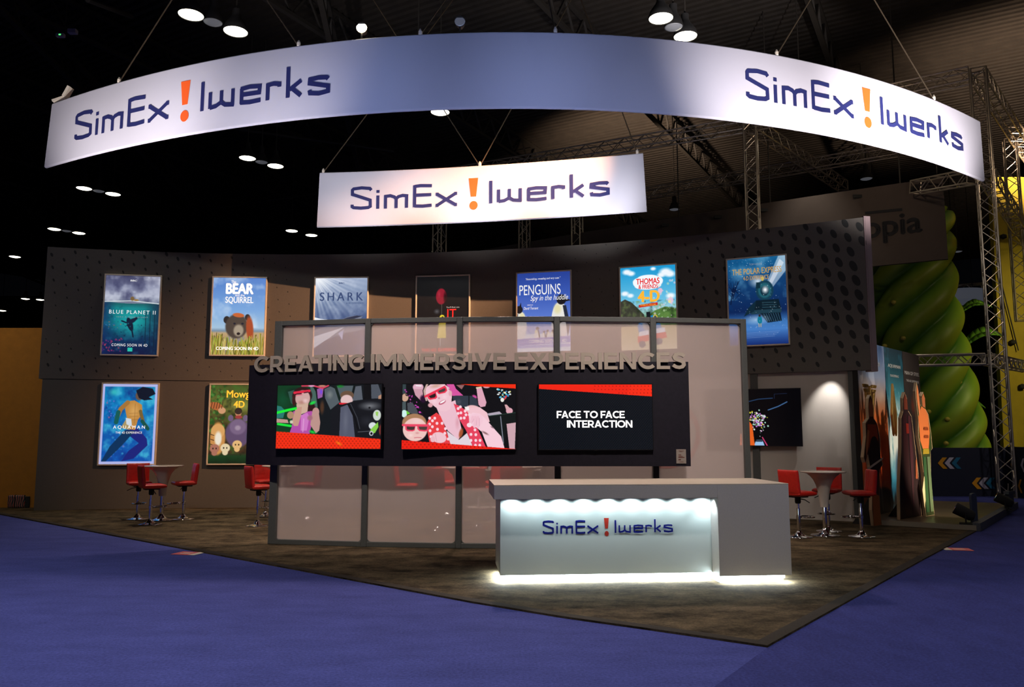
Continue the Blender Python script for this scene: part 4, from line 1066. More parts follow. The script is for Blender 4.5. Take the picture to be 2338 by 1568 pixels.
mb = MB(); mb.box((UL+.06, .30, .016), (UB+.03, DEP-.1, ZB)); mb.box((UB+.03, .06, .016), (CW-.07, DEP-.1, ZB)); mb.box((UB+.02, .055, .016), (UB+.06, .30, ZB)); mb.build('plinth', M['plinth'], cr)
mb = MB(); mb.box((UL+.05, .285, ZB-.036), (UB+.02, .299, ZB-.004)); mb.box((UB+.06, .045, ZB-.036), (CW-.06, .059, ZB-.004)); mb.box((UB+.012, .05, ZB-.036), (UB+.0195, .285, ZB-.004))
mb.box((UL+.045, .299, ZB-.036), (UL+.059, .9, ZB-.004)); mb.box((CW-.069, .06, ZB-.036), (CW-.058, .9, ZB-.004)); mb.build('light_strip', M['led'], cr)
def lf(x, y): # point of face in local coords
    u = lu(x, y, .23); p = P0+ex*u+ey*.23; rx, ry, rz = ray(x, y); return u, EYE+rz/ry*p.y
ua, za = lf(1239, 1188); ub, zb = lf(1536, 1214.5)
logo_into(cr, lambda u, v, d: (ua+(ub-ua)*u, .23-d, za+(zb-za)*(v-125)/(305-125)), .003, M['navy_counter'], M['rust'], 25)
def light(kind, name, loc, power, col=(1, 1, 1), aim=None, size=.1, size_y=None, cone=60, blend=.3, root=None):
    l = bpy.data.lights.new(name, kind); l.energy = power; l.color = col
    if kind == 'AREA':
        l.size = size
        if size_y: l.shape = 'RECTANGLE'; l.size_y = size_y
    else: l.shadow_soft_size = size
    if kind == 'SPOT': l.spot_size = math.radians(cone); l.spot_blend = blend
    o = bpy.data.objects.new(name, l); COL.objects.link(o); o.location = loc
    if aim is not None:
        o.rotation_euler = (Vector(aim)-Vector(loc)).to_track_quat('-Z', 'Y').to_euler()
    return o
for k in range(9):
    u = UL+.12+k*(UB-UL-.22)/8
    p = P0+ex*u+ey*.125; p.z = ZS-.010
    q = P0+ex*u+ey*.215; q.z = ZS-.3
    light('SPOT', 'counter_led', p, 3.2, (.84, .98, 1.0), q, .012, cone=140, blend=.35)
p = P0+ex*(UB-.03)+ey*.12; p.z = ZS-.02
light('SPOT', 'counter_led', p, 5, (.84, .98, 1.0), (p.x, p.y, 0), .02, cone=110, blend=.5)

def strip_light(u0, u1, v0, v1, P):
    p = P0+ex*((u0+u1)/2)+ey*((v0+v1)/2); p.z = ZB-.003
    o = light('AREA', 'counter_glow', p, P, (.84, .98, 1.0), None, abs(u1-u0), abs(v1-v0)); o.rotation_euler = (0, 0, math.atan2(ex.y, ex.x))
strip_light(UL+.02, UB-.02, .235, .28, 36)
strip_light(UB+.02, CW-.02, .005, .04, 10)
strip_light(UL+.004, UL+.04, .25, .95, 16)
strip_light(CW-.05, CW-.005, .05, .9, 12)

# ================================================================ HANGING BANNERS
ZO = 7.58; HB = 1.196
ox, oy = [], []
for p in ((119, 235), (272, 186), (451, 141), (600, 117), (900, 78), (1200, 71.5), (1500, 88), (1772, 122), (1968, 168), (2120, 222), (2238, 275)):
    X, Y, Z = ray(*p); d = (ZO-EYE)/(Z/Y); ox.append(X/Y*d); oy.append(d)
OPOLY = np.polyfit(ox, oy, 4)
def OY(x): return float(np.polyval(OPOLY, x))
def inner_pts():
    r = []
    for p in ((730, 393), (1100, 377), (1468, 348)):
        X, Y, Z = ray(*p); d = 5.51/(Z/Y); r.append((X/Y*d, d))
    return r
ip = inner_pts(); IPOLY = np.polyfit([a for a, b in ip], [b for a, b in ip], 2)
def IY(x): return float(np.polyval(IPOLY, x))
ZI = 7.11
def banner(name, label, fn, x0, x1, ztop, slant0, slant1, root_y):
    root = thing(name, label, 'banner', (0, root_y, 0))
    n = 90; prof = [(-.0, 0.03), (-.0, 1), (0, 0), ]
    sec = []          # closed cross section (offset away from viewer, height fraction)
    th = .07
    for k in range(7): a = PI*k/6; sec.append((th/2-th/2*math.cos(a), HB-.03+.03*math.sin(a)))
    for k in range(7): a = PI*k/6; sec.append((th/2+th/2*math.cos(a), .03-.03*math.sin(a)))
    m = len(sec); mb = MB()
    for i in range(n+1):
        f = i/n
        for (o_, h_) in sec:
            xa = x0+slant0*(1-h_/HB); xb = x1+slant1*(1-h_/HB)
            x = xa+(xb-xa)*f; e = 1e-3
            t = Vector((2*e, fn(x+e)-fn(x-e), 0)).normalized(); nr = Vector((-t.y, t.x, 0))
            p = Vector((x, fn(x), ztop-HB+h_)) + nr*o_; mb.v.append(tuple(p))
    for i in range(n):
        for k in range(m):
            l = (k+1) % m; mb.f.append((i*m+k, i*m+l, (i+1)*m+l, (i+1)*m+k)); mb.m.append(0)
    mb.f.append(tuple(range(m))); mb.f.append(tuple(n*m+k for k in range(m))); mb.m += [0, 0]
    reparent(mb.build('fabric', M['cloth'], smooth='auto'), root)
    return root
def banner_logo(root, fn, xa, xb, ym, ztop, fr0=.30, fr1=.72, w=26):
    a = hit(fn, xa, ym[0]).x; b = hit(fn, xb, ym[1]).x
    def place(u, v, d):
        x = a+(b-a)*u; e = 1e-3; t = Vector((2*e, fn(x+e)-fn(x-e), 0)).normalized()
        z = ztop-HB*(fr0+(v-125)/180*(fr1-fr0)); q = Vector((x, fn(x), z))-Vector((-t.y, t.x, 0))*d
        return q - root.location
    logo_into(root, place, .006, M['navy'], M['orange'], w)
ob = banner('hanging_banner', 'very long curved white hanging banner above the booth, carrying the logo twice', OY, ox[0], ox[-1], ZO, -.10, .02, 12)
banner_logo(ob, OY, 172, 754, (287, 190), ZO, .30, .71)
banner_logo(ob, OY, 1703, 2196, (212, 310), ZO, .26, .67)
ib = banner('hanging_banner', 'short curved white hanging banner with one logo, above the middle of the back wall', IY, ip[0][0], ip[2][0], ZI, -.03, .05, 15.5)
banner_logo(ib, IY, 801, 1392, (452, 428), ZI, .285, .685)
def rope(root, a, b, r=.012):
    mb = MB(); mb.tube([a, b], r, 6); reparent(mb.build('cable', M['cable']), root)
    mb = MB(); mb.lathe([(0.0, -.02), (.03, 0), (.03, .05), (.012, .09), (0, .09)], (a[0], a[1], a[2]), 10); reparent(mb.build('shackle', M['alu']), root)
for fn, root, zt, x, y, x2, y2 in ((OY, ob, ZO, 272, 186, 392, 0), (OY, ob, ZO, 682, 103, 607, -4), (OY, ob, ZO, 960, 75, 1030, -20), (OY, ob, ZO, 1773, 121, 1852, -4), (OY, ob, ZO, 2132, 226, 1993, -6), (OY, ob, ZO, 1268, 72, 1255, 10),
                            (IY, ib, ZI, 738, 392, 880, 205), (IY, ib, ZI, 1095, 376, 1000, 230), (IY, ib, ZI, 1096, 376, 1180, 225), (IY, ib, ZI, 1455, 348, 1400, 200)):
    a = hit(fn, x, y, -.03); a.z = zt
    b = at(x2, y2, a.y + (ZC-a.z)*.05); k = (ZC-.2-a.z)/max(.5, b.z-a.z); b = a+(b-a)*k
    rope(root, a, b)
# lamps clamped to the top of the long banner
def clamp_lamp(x, y, on, label, name='clamp_light'):
    a = hit(OY, x, y, -.06); a.z = ZO
    t = thing(name, label, 'spotlight', a)
    mb = MB(); mb.tube([(0, 0, -.02), (0, 0, .10), (0, .02, .16)], .014, 8); mb.build('bracket', M['steel_dark'], t)
    mb = MB(); mb.tube([(0, .18, .22), (0, -.02, .19)], [.05, .085], 14); mb.build('housing', M['steel_dark'], t, smooth='auto')
    mb = MB(); mb.tube([(0, -.021, .19), (0, -.028, .19)], [.08, .07], 14); mb.build('lens', M['spot_on'] if on else M['lamp_dim'], t)
clamp_lamp(826, 78, True, 'small dazzling spotlight clamped on top of the long banner, left of its middle')
clamp_lamp(1050, 73, False, 'tiny lamp clamped on top of the long banner near its middle')
# small flood on the left tip
a = hit(OY, 135, 236, -.05); a.z = ZO
t = thing('flood_light', 'white arm shaped floodlight fixed to the left tip of the long banner', 'floodlight', a)
mb = MB(); mb.obox((-.12, 0, .02), (.10, 0, .10), (0, 0, 1), .06, .04); mb.build('arm', M['alu'], t)
mb = MB(); mb.obox((.10, 0, .09), (.19, 0, .28), (1, 0, 0), .14, .05); mb.build('head', M['alu'], t)

# ================================================================ STOOLS AND TABLES
def pad(w, h, t, ng_u, ng_v, bulge=.018):
    """upholstered cushion, x width, y thickness (front = -y), z height, with stitched grooves"""
    mb = MB(); nu, nv = 24, 24
    for side in (-1, 1):
        base = len(mb.v)
        for j in range(nv+1):
            for i in range(nu+1):
                a = -1+2*i/nu; b = -1+2*j/nv
                a2 = math.copysign(1-(1-abs(a))**1.6, a); b2 = math.copysign(1-(1-abs(b))**1.6, b)
                e = (1-abs(a2)**7)**(1/3)*(1-abs(b2)**7)**(1/3)
                gv = 0
                if side == -1:
                    for k in range(1, ng_u): gv = max(gv, math.exp(-((a2-(-1+2*k/ng_u))/.035)**2))
                    for k in range(1, ng_v): gv = max(gv, math.exp(-((b2-(-1+2*k/ng_v))/.035)**2))
                y = side*(t/2*e + bulge*e*(1-a2*a2)*(1-b2*b2)*.4 - .007*gv*e)
                mb.v.append((a2*w/2, y, b2*h/2))
        for j in range(nv):
            for i in range(nu):
                k = base+j*(nu+1)+i; mb.f.append((k, k+1, k+nu+2, k+nu+1)); mb.m.append(0)
    return mb
def xf(mb, mx): mb.v = [tuple(mx @ Vector(v)) for v in mb.v]; return mb
SEAT = .70
def make_stool():
    t = empty('bar_stool')
    s = xf(pad(.40, .39, .075, 2, 3), Matrix.Translation((0, .015, SEAT-.035)) @ Matrix.Rotation(-PI/2, 4, 'X')); s.build('seat', M['red'], t, smooth=True, weld=True)
    b = xf(pad(.40, .37, .062, 2, 3), Matrix.Translation((0, -.175, SEAT+.145)) @ Matrix.Rotation(PI, 4, 'Z') @ Matrix.Rotation(math.radians(-6), 4, 'X')); b.build('backrest', M['red'], t, smooth=True, weld=True)
    mb = MB(); mb.box((-.10, -.12, SEAT-.095), (.10, .12, SEAT-.07)); mb.lathe([(.035, SEAT-.19), (.045, SEAT-.17), (.045, SEAT-.095)], n=16); plate = mb.build('seat_plate', M['matte_black'], t)
    mb = MB(); mb.tube([(0, 0, SEAT-.11), (.12, .02, SEAT-.125), (.20, .03, SEAT-.165)], .007, 8); mb.build('lever', M['matte_black'], plate)
    mb = MB(); mb.lathe([(.018, SEAT-.18), (.018, .44), (.027, .44), (.027, .07)], n=20); colm = mb.build('column', M['chrome'], t, smooth='auto')
    mb = MB(); mb.lathe([(0, .0), (.20, .0), (.202, .006), (.19, .014), (.12, .022), (.07, .04), (.045, .075), (.032, .085), (.030, .10)], n=40); mb.build('base', M['chrome'], t, smooth=True)
    mb = MB(); pts = [(0, .03, .30)]+[(.13*math.sin(a), .13-.13*math.cos(a)+.03, .30) for a in [math.radians(v) for v in range(20, 341, 20)]]+[(0, .03, .30)]
    mb.tube(pts, .010, 8); mb.lathe([(.027, .27), (.034, .275), (.034, .325), (.027, .33)], n=16); mb.build('footrest', M['chrome'], colm, smooth='auto')
    return t
def make_table():
    t = empty('bar_table')
    mb = MB(); mb.lathe([(0, 1.0), (.335, 1.0), (.348, .992), (.348, .984), (.335, .975), (.30, .972), (.25, .955), (.20, .92), (.15, .86), (.115, .78), (.09, .68), (.072, .56), (.062, .44), (.055, .44), (0, .44)], n=56); mb.build('table_top', M['table_white'], t, smooth='auto')
    mb = MB(); mb.lathe([(.035, .45), (.035, .06)], n=20); mb.build('column', M['chrome'], t, smooth=True)
    mb = MB(); mb.lathe([(0, 0), (.225, 0), (.227, .006), (.21, .014), (.13, .024), (.08, .045), (.055, .085), (.04, .10), (.035, .115)], n=40); mb.build('base', M['chrome'], t, smooth=True)
    return t
st0, tb0 = make_stool(), make_table(); used = [0, 0]
def stool(x, y, dx, dy, label, grp, swap=None):
    o = st0 if not used[0] else copy_tree(st0); used[0] = 1
    g_ = ground(x, y, .016); o.location = g_; o.rotation_euler = (0, 0, math.atan2(-dx, dy)); tag(o, label, 'stool', grp); return o
def table(x, y, label, grp='white bar tables'):
    o = tb0 if not used[1] else copy_tree(tb0); used[1] = 1
    o.location = ground(x, y, .016); o.rotation_euler = (0, 0, 0); tag(o, label, 'table', grp); return o
gS = 'red bar stools around the white tables'
table(368, 1187, 'round white pedestal bar table with chrome foot, leftmost, under the bright blue poster')
table(638, 1186, 'round white bar table half hidden behind the left end post of the glass partition')
table(1050, 1196, 'round white bar table seen blurred through the second and third frosted panes')
table(1195, 1192, 'white bar table mostly hidden behind the reception counter, seen through frosted glass')
table(1885, 1222, 'round white pedestal bar table right of the counter, before the white wall')
stool(313, 1185, .55, -.84, 'red padded bar stool at the far left of the leftmost table, its quilted front showing', gS)
stool(342, 1197, .80, .60, 'red padded bar stool nearest the viewer at the leftmost table, back turned', gS)
stool(418, 1185, -.84, -.55, 'red padded bar stool on the right of the leftmost table, seat pointing left', gS)
stool(588, 1200, .80, .60, 'red padded bar stool just left of the partition end post, back turned', gS)
stool(606, 1178, .55, -.84, 'red bar stool tucked behind the table beside the partition end post', gS)
stool(702, 1191, -1, .0, 'red bar stool facing left seen through the first frosted pane', gS)
stool(926, 1195, 1, 0.02, 'red bar stool facing right seen through the second frosted pane', gS)
stool(1003, 1209, .45, .9, 'red bar stool, back turned, behind the right side of the second frosted pane', gS)
stool(1020, 1180, .2, -1, 'red bar stool on the far side of the table behind the second frosted pane', gS)
stool(1092, 1207, .35, .9, 'red bar stool, back turned, behind the third frosted pane left of the counter', gS)
stool(1120, 1185, -.6, -.5, 'red bar stool behind the third frosted pane, its front turned to the viewer', gS)
stool(1172, 1197, .2, 1, 'red bar stool peeping over the left end of the reception counter', gS)
stool(1825, 1226, .88, .47, 'red padded bar stool directly right of the counter, back turned to it', gS)
stool(1893, 1213, -.55, -.84, 'red padded bar stool behind the right hand table, quilted front facing out', gS)
stool(1968, 1225, -1, .06, 'red padded bar stool rightmost of all, beside the picture banners, seat pointing left', gS)
# product shelf seen through the frosted glass
sx0 = hit(WY, 1068, 1080).x; sx1 = hit(WY, 1238, 1080).x; sy = WY((sx0+sx1)/2)-.42
sh = thing('display_shelf', 'low open shelf with bright boxes, seen through frosted glass above the counter', 'shelf', ((sx0+sx1)/2, sy, .016))
sw_ = sx1-sx0
mb = MB()
for z in (.10, .50, .86): mb.box((-sw_/2, 0, z-.03), (sw_/2, .34, z))
mb.build('shelf_board', M['table_white'], sh)
for x in (-sw_/2, -.02, sw_/2-.04):
    mb = MB(); mb.box((x, .0, 0), (x+.04, .34, 1.18)); mb.build('upright', M['frame_grey'], sh)
rg = random.Random(3); x = sx0+.08; k = 0
cols = [('red_box', (.75, .05, .02)), ('red_box', (.8, .08, .02)), ('white_box', (.6, .65, .7)), ('red_box', (.7, .04, .02)), ('orange_box', (.85, .2, .02)), ('red_box', (.65, .03, .02)), ('yellow_box', (.6, .6, .1)), ('white_box', (.6, .65, .75))]
bm_ = {}
place_words = ['first from the left', 'second from the left', 'third from the left', 'fourth from the left', 'fifth from the left', 'sixth from the left', 'seventh from the left', 'at the right end']
for k, (nm, cc) in enumerate(cols):
    if nm not in bm_: bm_[nm] = mat(nm, cc, .5)
    w = (sw_-.2)/8-.03; h = rg.uniform(.16, .26)
    mb = MB(); mb.box((-w/2, 0, 0), (w/2, .2, h)); o = mb.build('product_box', bm_[nm]); o.location = (sx0+.11+k*(w+.03)+w/2, sy+.05, .876)
    tag(o, nm.replace('_', ' ').replace('box', 'carton') + ' on the top board of the low shelf, ' + place_words[k], 'box', 'cartons on the low shelf behind the glass')
# ================================================================ CEILING LAMPS
ZL = 11.0
def make_lamp(on, r):
    t = empty('ceiling_light')
    mb = MB(); mb.lathe([(r*1.02, -.01), (r*1.06, .03), (r*.9, .16), (r*.45, .34), (.09, .42), (.09, .55), (0, .55)], n=28); mb.build('reflector', M['matte_black'], t, smooth='auto')
    mb = MB(); mb.lathe([(0, -.05), (r*.5, -.04), (r*.85, -.015), (r, .005), (r*.9, .02), (0, .02)], n=28); mb.build('lens', M['lamp_on'] if on else M['lamp_dim'], t, smooth=True)
    mb = MB(); mb.tube([(0, 0, .5), (0, 0, ZC-ZL)], .02, 6); mb.build('stem', M['steel_dark'], t)
    return t
LO = make_lamp(True, .27); LD = make_lamp(False, .21); lu_ = [0, 0]
lamp_pos = []
def clamp(x, y, on, label):
    k = 0 if on else 1
    src = LO if on else LD
    o = src if not lu_[k] else copy_tree(src); lu_[k] = 1
    X, Y, Z = ray(x, y); d = (ZL-EYE)/(Z/Y); o.location = (X/Y*d, d, ZL)
    tag(o, label, 'ceiling light', 'round ceiling lamps'); lamp_pos.append((o.location.copy(), on))
for a in (
 (436, 34, 1, 'large lit round ceiling lamp, left of the pair above the left logo'), (486, 51, 0, 'unlit round ceiling lamp between the two bright ones above the left logo'), (538, 72, 1, 'large lit round ceiling lamp, right of the pair above the left logo'),
 (1509, 42, 1, 'large lit round ceiling lamp, left of the pair touching the long banner at right'), (1538, 62, 0, 'unlit round ceiling lamp between the two bright ones touching the long banner'), (1565, 83, 1, 'large lit round ceiling lamp sitting on the edge of the long banner at right'),
 (565, 361, 1, 'lit round lamp just below the long banner, left one with the greenish glow'), (597, 370, 0, 'unlit round lamp in the trio just left above the short banner'), (629, 379, 1, 'lit round lamp just left of the short banner top, right one of its trio'),
 (1005, 256, 1, 'lit round lamp cut by the lower edge of the long banner near its middle'), (953, 240, 0, 'unlit round lamp hidden by the middle of the long banner'),
 (192, 430, 1, 'lit round lamp below the left tip of the long banner, left of its pair'), (225, 436, 0, 'unlit round lamp between the lit pair below the left banner tip'), (258, 443, 1, 'lit round lamp below the left tip of the long banner, right of its pair'),
 (124, 523, 1, 'lit round lamp just above the left end of the grey wall, left of its pair'), (180, 532, 1, 'lit round lamp just above the left end of the grey wall, right of its pair'), (152, 527, 0, 'unlit round lamp just above the left end of the grey wall'),
 (666, 527, 1, 'lit round lamp directly below the left end of the short banner'), (711, 537, 1, 'lit round lamp half under the lower left corner of the short banner'),
 (34, 586, 1, 'lit round lamp at the left picture edge level with the grey wall top'), (58, 682, 1, 'small lit lamp left of the grey wall, second of three low ones'), (92, 684, 1, 'small lit lamp touching the left edge of the grey wall'), (5, 709, 1, 'small lit lamp lowest of all, at the left picture border'),
 (1830, 291, 1, 'lit round lamp just under the long banner beside the truss column'), (1978, 408, 0, 'dim oval lamp above the dark neighbouring fabric sign'), (1540, 478, 0, 'dim oval lamp left of the middle truss column'), (2175, 566, 0, 'dim oval lamp between the dark sign and the right truss column, upper'), (2187, 574, 0, 'dim oval lamp between the dark sign and the right truss column, lower')):
    clamp(*a)
def emergency(x, y, d):
    p = at(x, y, d)
    t = thing('emergency_light', 'small white box fixture with green light, high above the left banner end', 'fixture', p)
    mb = MB(); mb.box((-.20, 0, -.08), (.02, .12, .02)); mb.box((.05, .1, .08), (.28, .25, .2)); mb.build('housing', M['chev_w'], t, bevel=.02)
    mb = MB(); mb.box((-.1, -.01, -.05), (-.05, .0, -.02)); mb.build('indicator', lamp_mat('green_led', (.1, 1, .2), 1.5), t)
    mb = MB(); mb.tube([(0, .1, 0), (0, .1, ZC-p.z)], .015, 6); mb.build('stem', M['steel_dark'], t)
emergency(143, 76, 20)

# ================================================================ TRUSSES
def truss(a, b, label, w=.36, r=.026, name='truss_beam', cat='truss', vertical=False):
    a, b = Vector(a), Vector(b); L = (b-a).length; d = (b-a)/L
    up = Vector((0, 0, 1)) if abs(d.z) < .8 else Vector((.9, -.42, 0)).normalized()
    s = d.cross(up).normalized(); u = s.cross(d).normalized()
    root = thing(name, label, cat, a, 0, 'aluminium trusses of the neighbouring stand')
    cs = [(-1, -1), (1, -1), (1, 1), (-1, 1)]
    for i, j in cs:
        o = (s*i+u*j)*(w/2); mb = MB(); mb.tube([o, b-a+o], r, 8); mb.build('chord', M['truss'], root, smooth='auto')
    mb = MB(); n = max(2, round(L/(w*.95))); st_ = L/n
    for k in range(4):
        (i0, j0), (i1, j1) = cs[k], cs[(k+1) % 4]
        A = (s*i0+u*j0)*(w/2); Bv = (s*i1+u*j1)*(w/2)
        for q in range(n):
            f = (q+k % 2) % 2; p0, p1 = (A, Bv) if f == 0 else (Bv, A)
            mb.tube([p0+d*(q*st_), p1+d*((q+1)*st_)], r*.5, 5, cap=False)
        for q in (0, n): mb.tube([A+d*(q*st_), Bv+d*(q*st_)], r*.6, 5, cap=False)
    mb.build('lattice', M['truss'], root)
    return root
def zpt(x, y, z):
    X, Y, Z = ray(x, y); d = (z-EYE)/(Z/Y); return Vector((X/Y*d, d, z))
ZT_ = 11.2
T1 = zpt(2232, 168, ZT_); T2 = zpt(1712, 283, ZT_); T3 = zpt(1005, 402, ZT_)
truss((T1.x, T1.y, 0), (T1.x, T1.y, ZT_+.1), 'tall aluminium truss column at the right, standing behind the navy barrier', name='truss_column')
truss((T2.x, T2.y, 0), (T2.x, T2.y, ZT_+.1), 'aluminium truss column rising behind the grey wall below the right part of the long banner', name='truss_column')
truss((T3.x, T3.y, 0), (T3.x, T3.y, ZT_), 'truss column seen in the gap under the short banner, at its left', name='truss_column')
c4 = zpt(1197, 368, ZT_+1.0); truss((c4.x, c4.y, 0), (c4.x, c4.y, 11), 'truss column seen under the short banner, beside its middle', name='truss_column', w=.32)
c5 = zpt(1316, 345, ZT_+1.0); truss((c5.x, c5.y, 0), (c5.x, c5.y, 11), 'truss column seen under the short banner, right of its middle', name='truss_column', w=.32)
truss(T1-(T1-T2).normalized()*.2, T2+(T1-T2).normalized()*.2, 'high truss beam joining the two right columns, crossing behind the long banner')
truss(T2-(T2-T3).normalized()*.2, T3, 'high truss beam running left from the middle column behind the short banner')
P4 = zpt(1925, 425, ZT_); truss(T2+(P4-T2).normalized()*.3, P4, 'shaded truss beam slanting down right from the middle column, going away')
P5, P6 = zpt(1440, 448, ZT_), zpt(2050, 342, ZT_); truss(P5, P6, 'dim distant truss beam crossing behind the middle column')
P7, P8 = at(2090, 428, T1.y+2.2), at(2222, 403, T1.y+.1); truss(P7, P8, 'short truss beam meeting the right column just under the long banner tip')
P9 = zpt(2338, 335, ZT_); P9 = T1+(P9-T1)*1.5; truss(T1+(P9-T1).normalized()*.3, P9, 'high truss beam slanting down right from the top of the right column')
P10 = at(2256, 405, T1.y); P11 = zpt(2330, 520, P10.z); P11 = P10+(P11-P10)*1.3; truss(P10, P11, 'lower sparkling truss beam slanting down right from the right column')
q = at(2303, 300, 25.0); truss((q.x, q.y, 5.2), (q.x, q.y, ZT_), 'hanging truss column at the right picture edge, before the yellow wall', name='truss_column')
q0, q1 = at(2040, 824, T1.y+.4), at(2245, 820, T1.y); truss(q0, q1, 'low horizontal truss rail left of the right column, before the green beanstalk', w=.26)
q2 = at(2345, 838, T1.y+3); truss(q1+Vector((.2, .1, 0)), q2, 'low truss rail right of the right column, before the yellow wall', w=.26)
q3, q4 = at(2150, 668, 34), at(2250, 660, 34); truss(q3, q4, 'distant small truss beam between the beanstalk and the right column', w=.5)
# distant white disc lamp
p = at(2190, 690, 33); t = thing('drum_shade', 'wide flat pale drum lampshade hanging far behind, left of the right column', 'lamp', p)
mb = MB(); mb.lathe([(0, 0), (1.0, 0), (1.0, .45), (0, .45)], n=40); mb.build('shade', mat('shade_pale', (.55, .55, .6), .6, emit=(.3, .33, .42), es=.12), t, smooth='auto')
for a_, b_, c_ in ((.6, .45, ZC-p.z), (-.6, .45, ZC-p.z)):
    mb = MB(); mb.tube([(a_, 0, b_), (a_, 0, c_)], .015, 5); mb.build('cord', M['steel_dark'], t)

# ================================================================ NEIGHBOURING STANDS
sgx, sgy = [], []
for p in ((1100, 571), (1500, 502), (1823, 455), (1966, 428), (2151, 405)):
    X, Y, Z = ray(*p); d = (9.0-EYE)/(Z/Y); sgx.append(X/Y*d); sgy.append(d)
SP = np.polyfit(sgx, sgy, 2)
def SY(x): return float(np.polyval(SP, x))
ns = thing('fabric_sign', 'dark unlit fabric sign of a neighbouring stand, behind the grey wall at upper right', 'sign', (8, 25, 0))
mb = MB(); wall_band(mb, sgx[0], sgx[-1], 6.58, 9.0, th=.12, n=40, fn=SY); reparent(mb.build('fabric', M['neigh_sign'], smooth='auto'), ns)
xa = hit(SY, 1942, 520).x; xb = hit(SY, 2103, 520).x
zc0 = hit(SY, 2000, 556).z; zc1 = hit(SY, 2000, 496).z
def sfn(u, v, d): x = xa+(xb-xa)*u; return Vector((x, SY(x)-.02, zc0+(zc1-zc0)*v))
mb = MB(); text_to(mb, 'topia', (0, 0, 1, 1), sfn, 0, bold=.03); reparent(mb.build('lettering', M['neigh_ink']), ns)
mb = MB(); mb.add([sfn(.22, 1.16, 0), sfn(.75, 1.12, 0), sfn(.75, 1.22, 0), sfn(.22, 1.26, 0)], [(0, 1, 2, 3)]); reparent(mb.build('line_mark', M['neigh_ink']), ns)
for px_ in (1520, 1640, 1745, 1960, 2090):
    mb = MB(); c_ = hit(SY, px_, 470); mb.box((c_.x-.16, SY(c_.x)-.06, 8.72), (c_.x+.16, SY(c_.x)-.01, 8.82)); reparent(mb.build('clip', M['matte_black']), ns)
for px_ in (1550, 1760, 2060):
    c_ = hit(SY, px_, 470); mb = MB(); mb.tube([(c_.x, SY(c_.x)+.05, 9.0), (c_.x, SY(c_.x)+.05, ZC)], .02, 6); reparent(mb.build('cable', M['steel_dark']), ns)
# green twisted beanstalk
axis = [(2120, 1130, 80), (2175, 1040, 72), (2160, 960, 74), (2125, 860, 84), (2095, 760, 92), (2080, 660, 90), (2085, 560, 82), (2094, 490, 72)]
bs = thing('beanstalk_sculpture', 'huge twisted green beanstalk sculpture rising behind the picture banners', 'sculpture', at(2120, 1130, 27.0))
bs.location.z = 0
n_v, n_a = 240, 100; ys = np.linspace(0, 1, n_v); pts = []
ax_t = np.linspace(0, 1, len(axis)); DB = 27.0
stem_col = []
mb = MB()
for i, tt_ in enumerate(ys):
    x = np.interp(tt_, ax_t, [a[0] for a in axis]); y = np.interp(tt_, ax_t, [a[1] for a in axis]); rp = np.interp(tt_, ax_t, [a[2] for a in axis])
    c_ = at(x, y, DB); R = rp/1800*DB
    if i == 0: c_.z = 0
    for k in range(n_a):
        an = 2*PI*k/n_a; ph = 5*(an/1.0) - tt_*56
        rr = R*(1+.24*abs(math.cos(ph/2))-.15)
        mb.v.append((c_.x+rr*math.cos(an)-bs.location.x, c_.y+rr*math.sin(an)-bs.location.y, c_.z))
for i in range(n_v-1):
    for k in range(n_a):
        l = (k+1) % n_a; mb.f.append((i*n_a+k, i*n_a+l, (i+1)*n_a+l, (i+1)*n_a+k)); mb.m.append(0)
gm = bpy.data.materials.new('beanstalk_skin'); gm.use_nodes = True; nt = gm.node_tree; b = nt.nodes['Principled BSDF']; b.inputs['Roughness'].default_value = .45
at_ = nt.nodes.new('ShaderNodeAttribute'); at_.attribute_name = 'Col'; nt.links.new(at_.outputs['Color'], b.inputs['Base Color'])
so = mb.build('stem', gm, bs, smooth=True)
ca = so.data.color_attributes.new('Col', 'FLOAT_COLOR', 'POINT')
vals = []
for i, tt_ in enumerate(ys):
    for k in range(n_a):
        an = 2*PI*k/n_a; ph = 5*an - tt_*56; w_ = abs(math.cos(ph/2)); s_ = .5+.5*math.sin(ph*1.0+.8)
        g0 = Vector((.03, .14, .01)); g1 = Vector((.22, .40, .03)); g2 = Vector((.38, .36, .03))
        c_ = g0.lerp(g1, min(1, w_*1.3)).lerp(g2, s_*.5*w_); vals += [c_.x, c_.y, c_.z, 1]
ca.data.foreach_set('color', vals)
rg = random.Random(12)
wart = mat('wart', (.45, .38, .06), .5)
wx_ = [(2040, 690), (2092, 722), (2115, 720), (2062, 772), (2020, 790), (2148, 868), (2190, 872), (2155, 898), (2205, 918), (2163, 957), (2195, 962), (2160, 1012), (2120, 940), (2150, 1040)]
for (x, y) in wx_:
    p = at(x, y, DB-1.05); mb = MB(); mb.lathe([(0, -.08), (.06, -.06), (.09, 0), (.06, .06), (0, .08)], (0, 0, 0), 10); o = mb.build('wart', wart, bs, smooth=True); o.location = p-bs.location
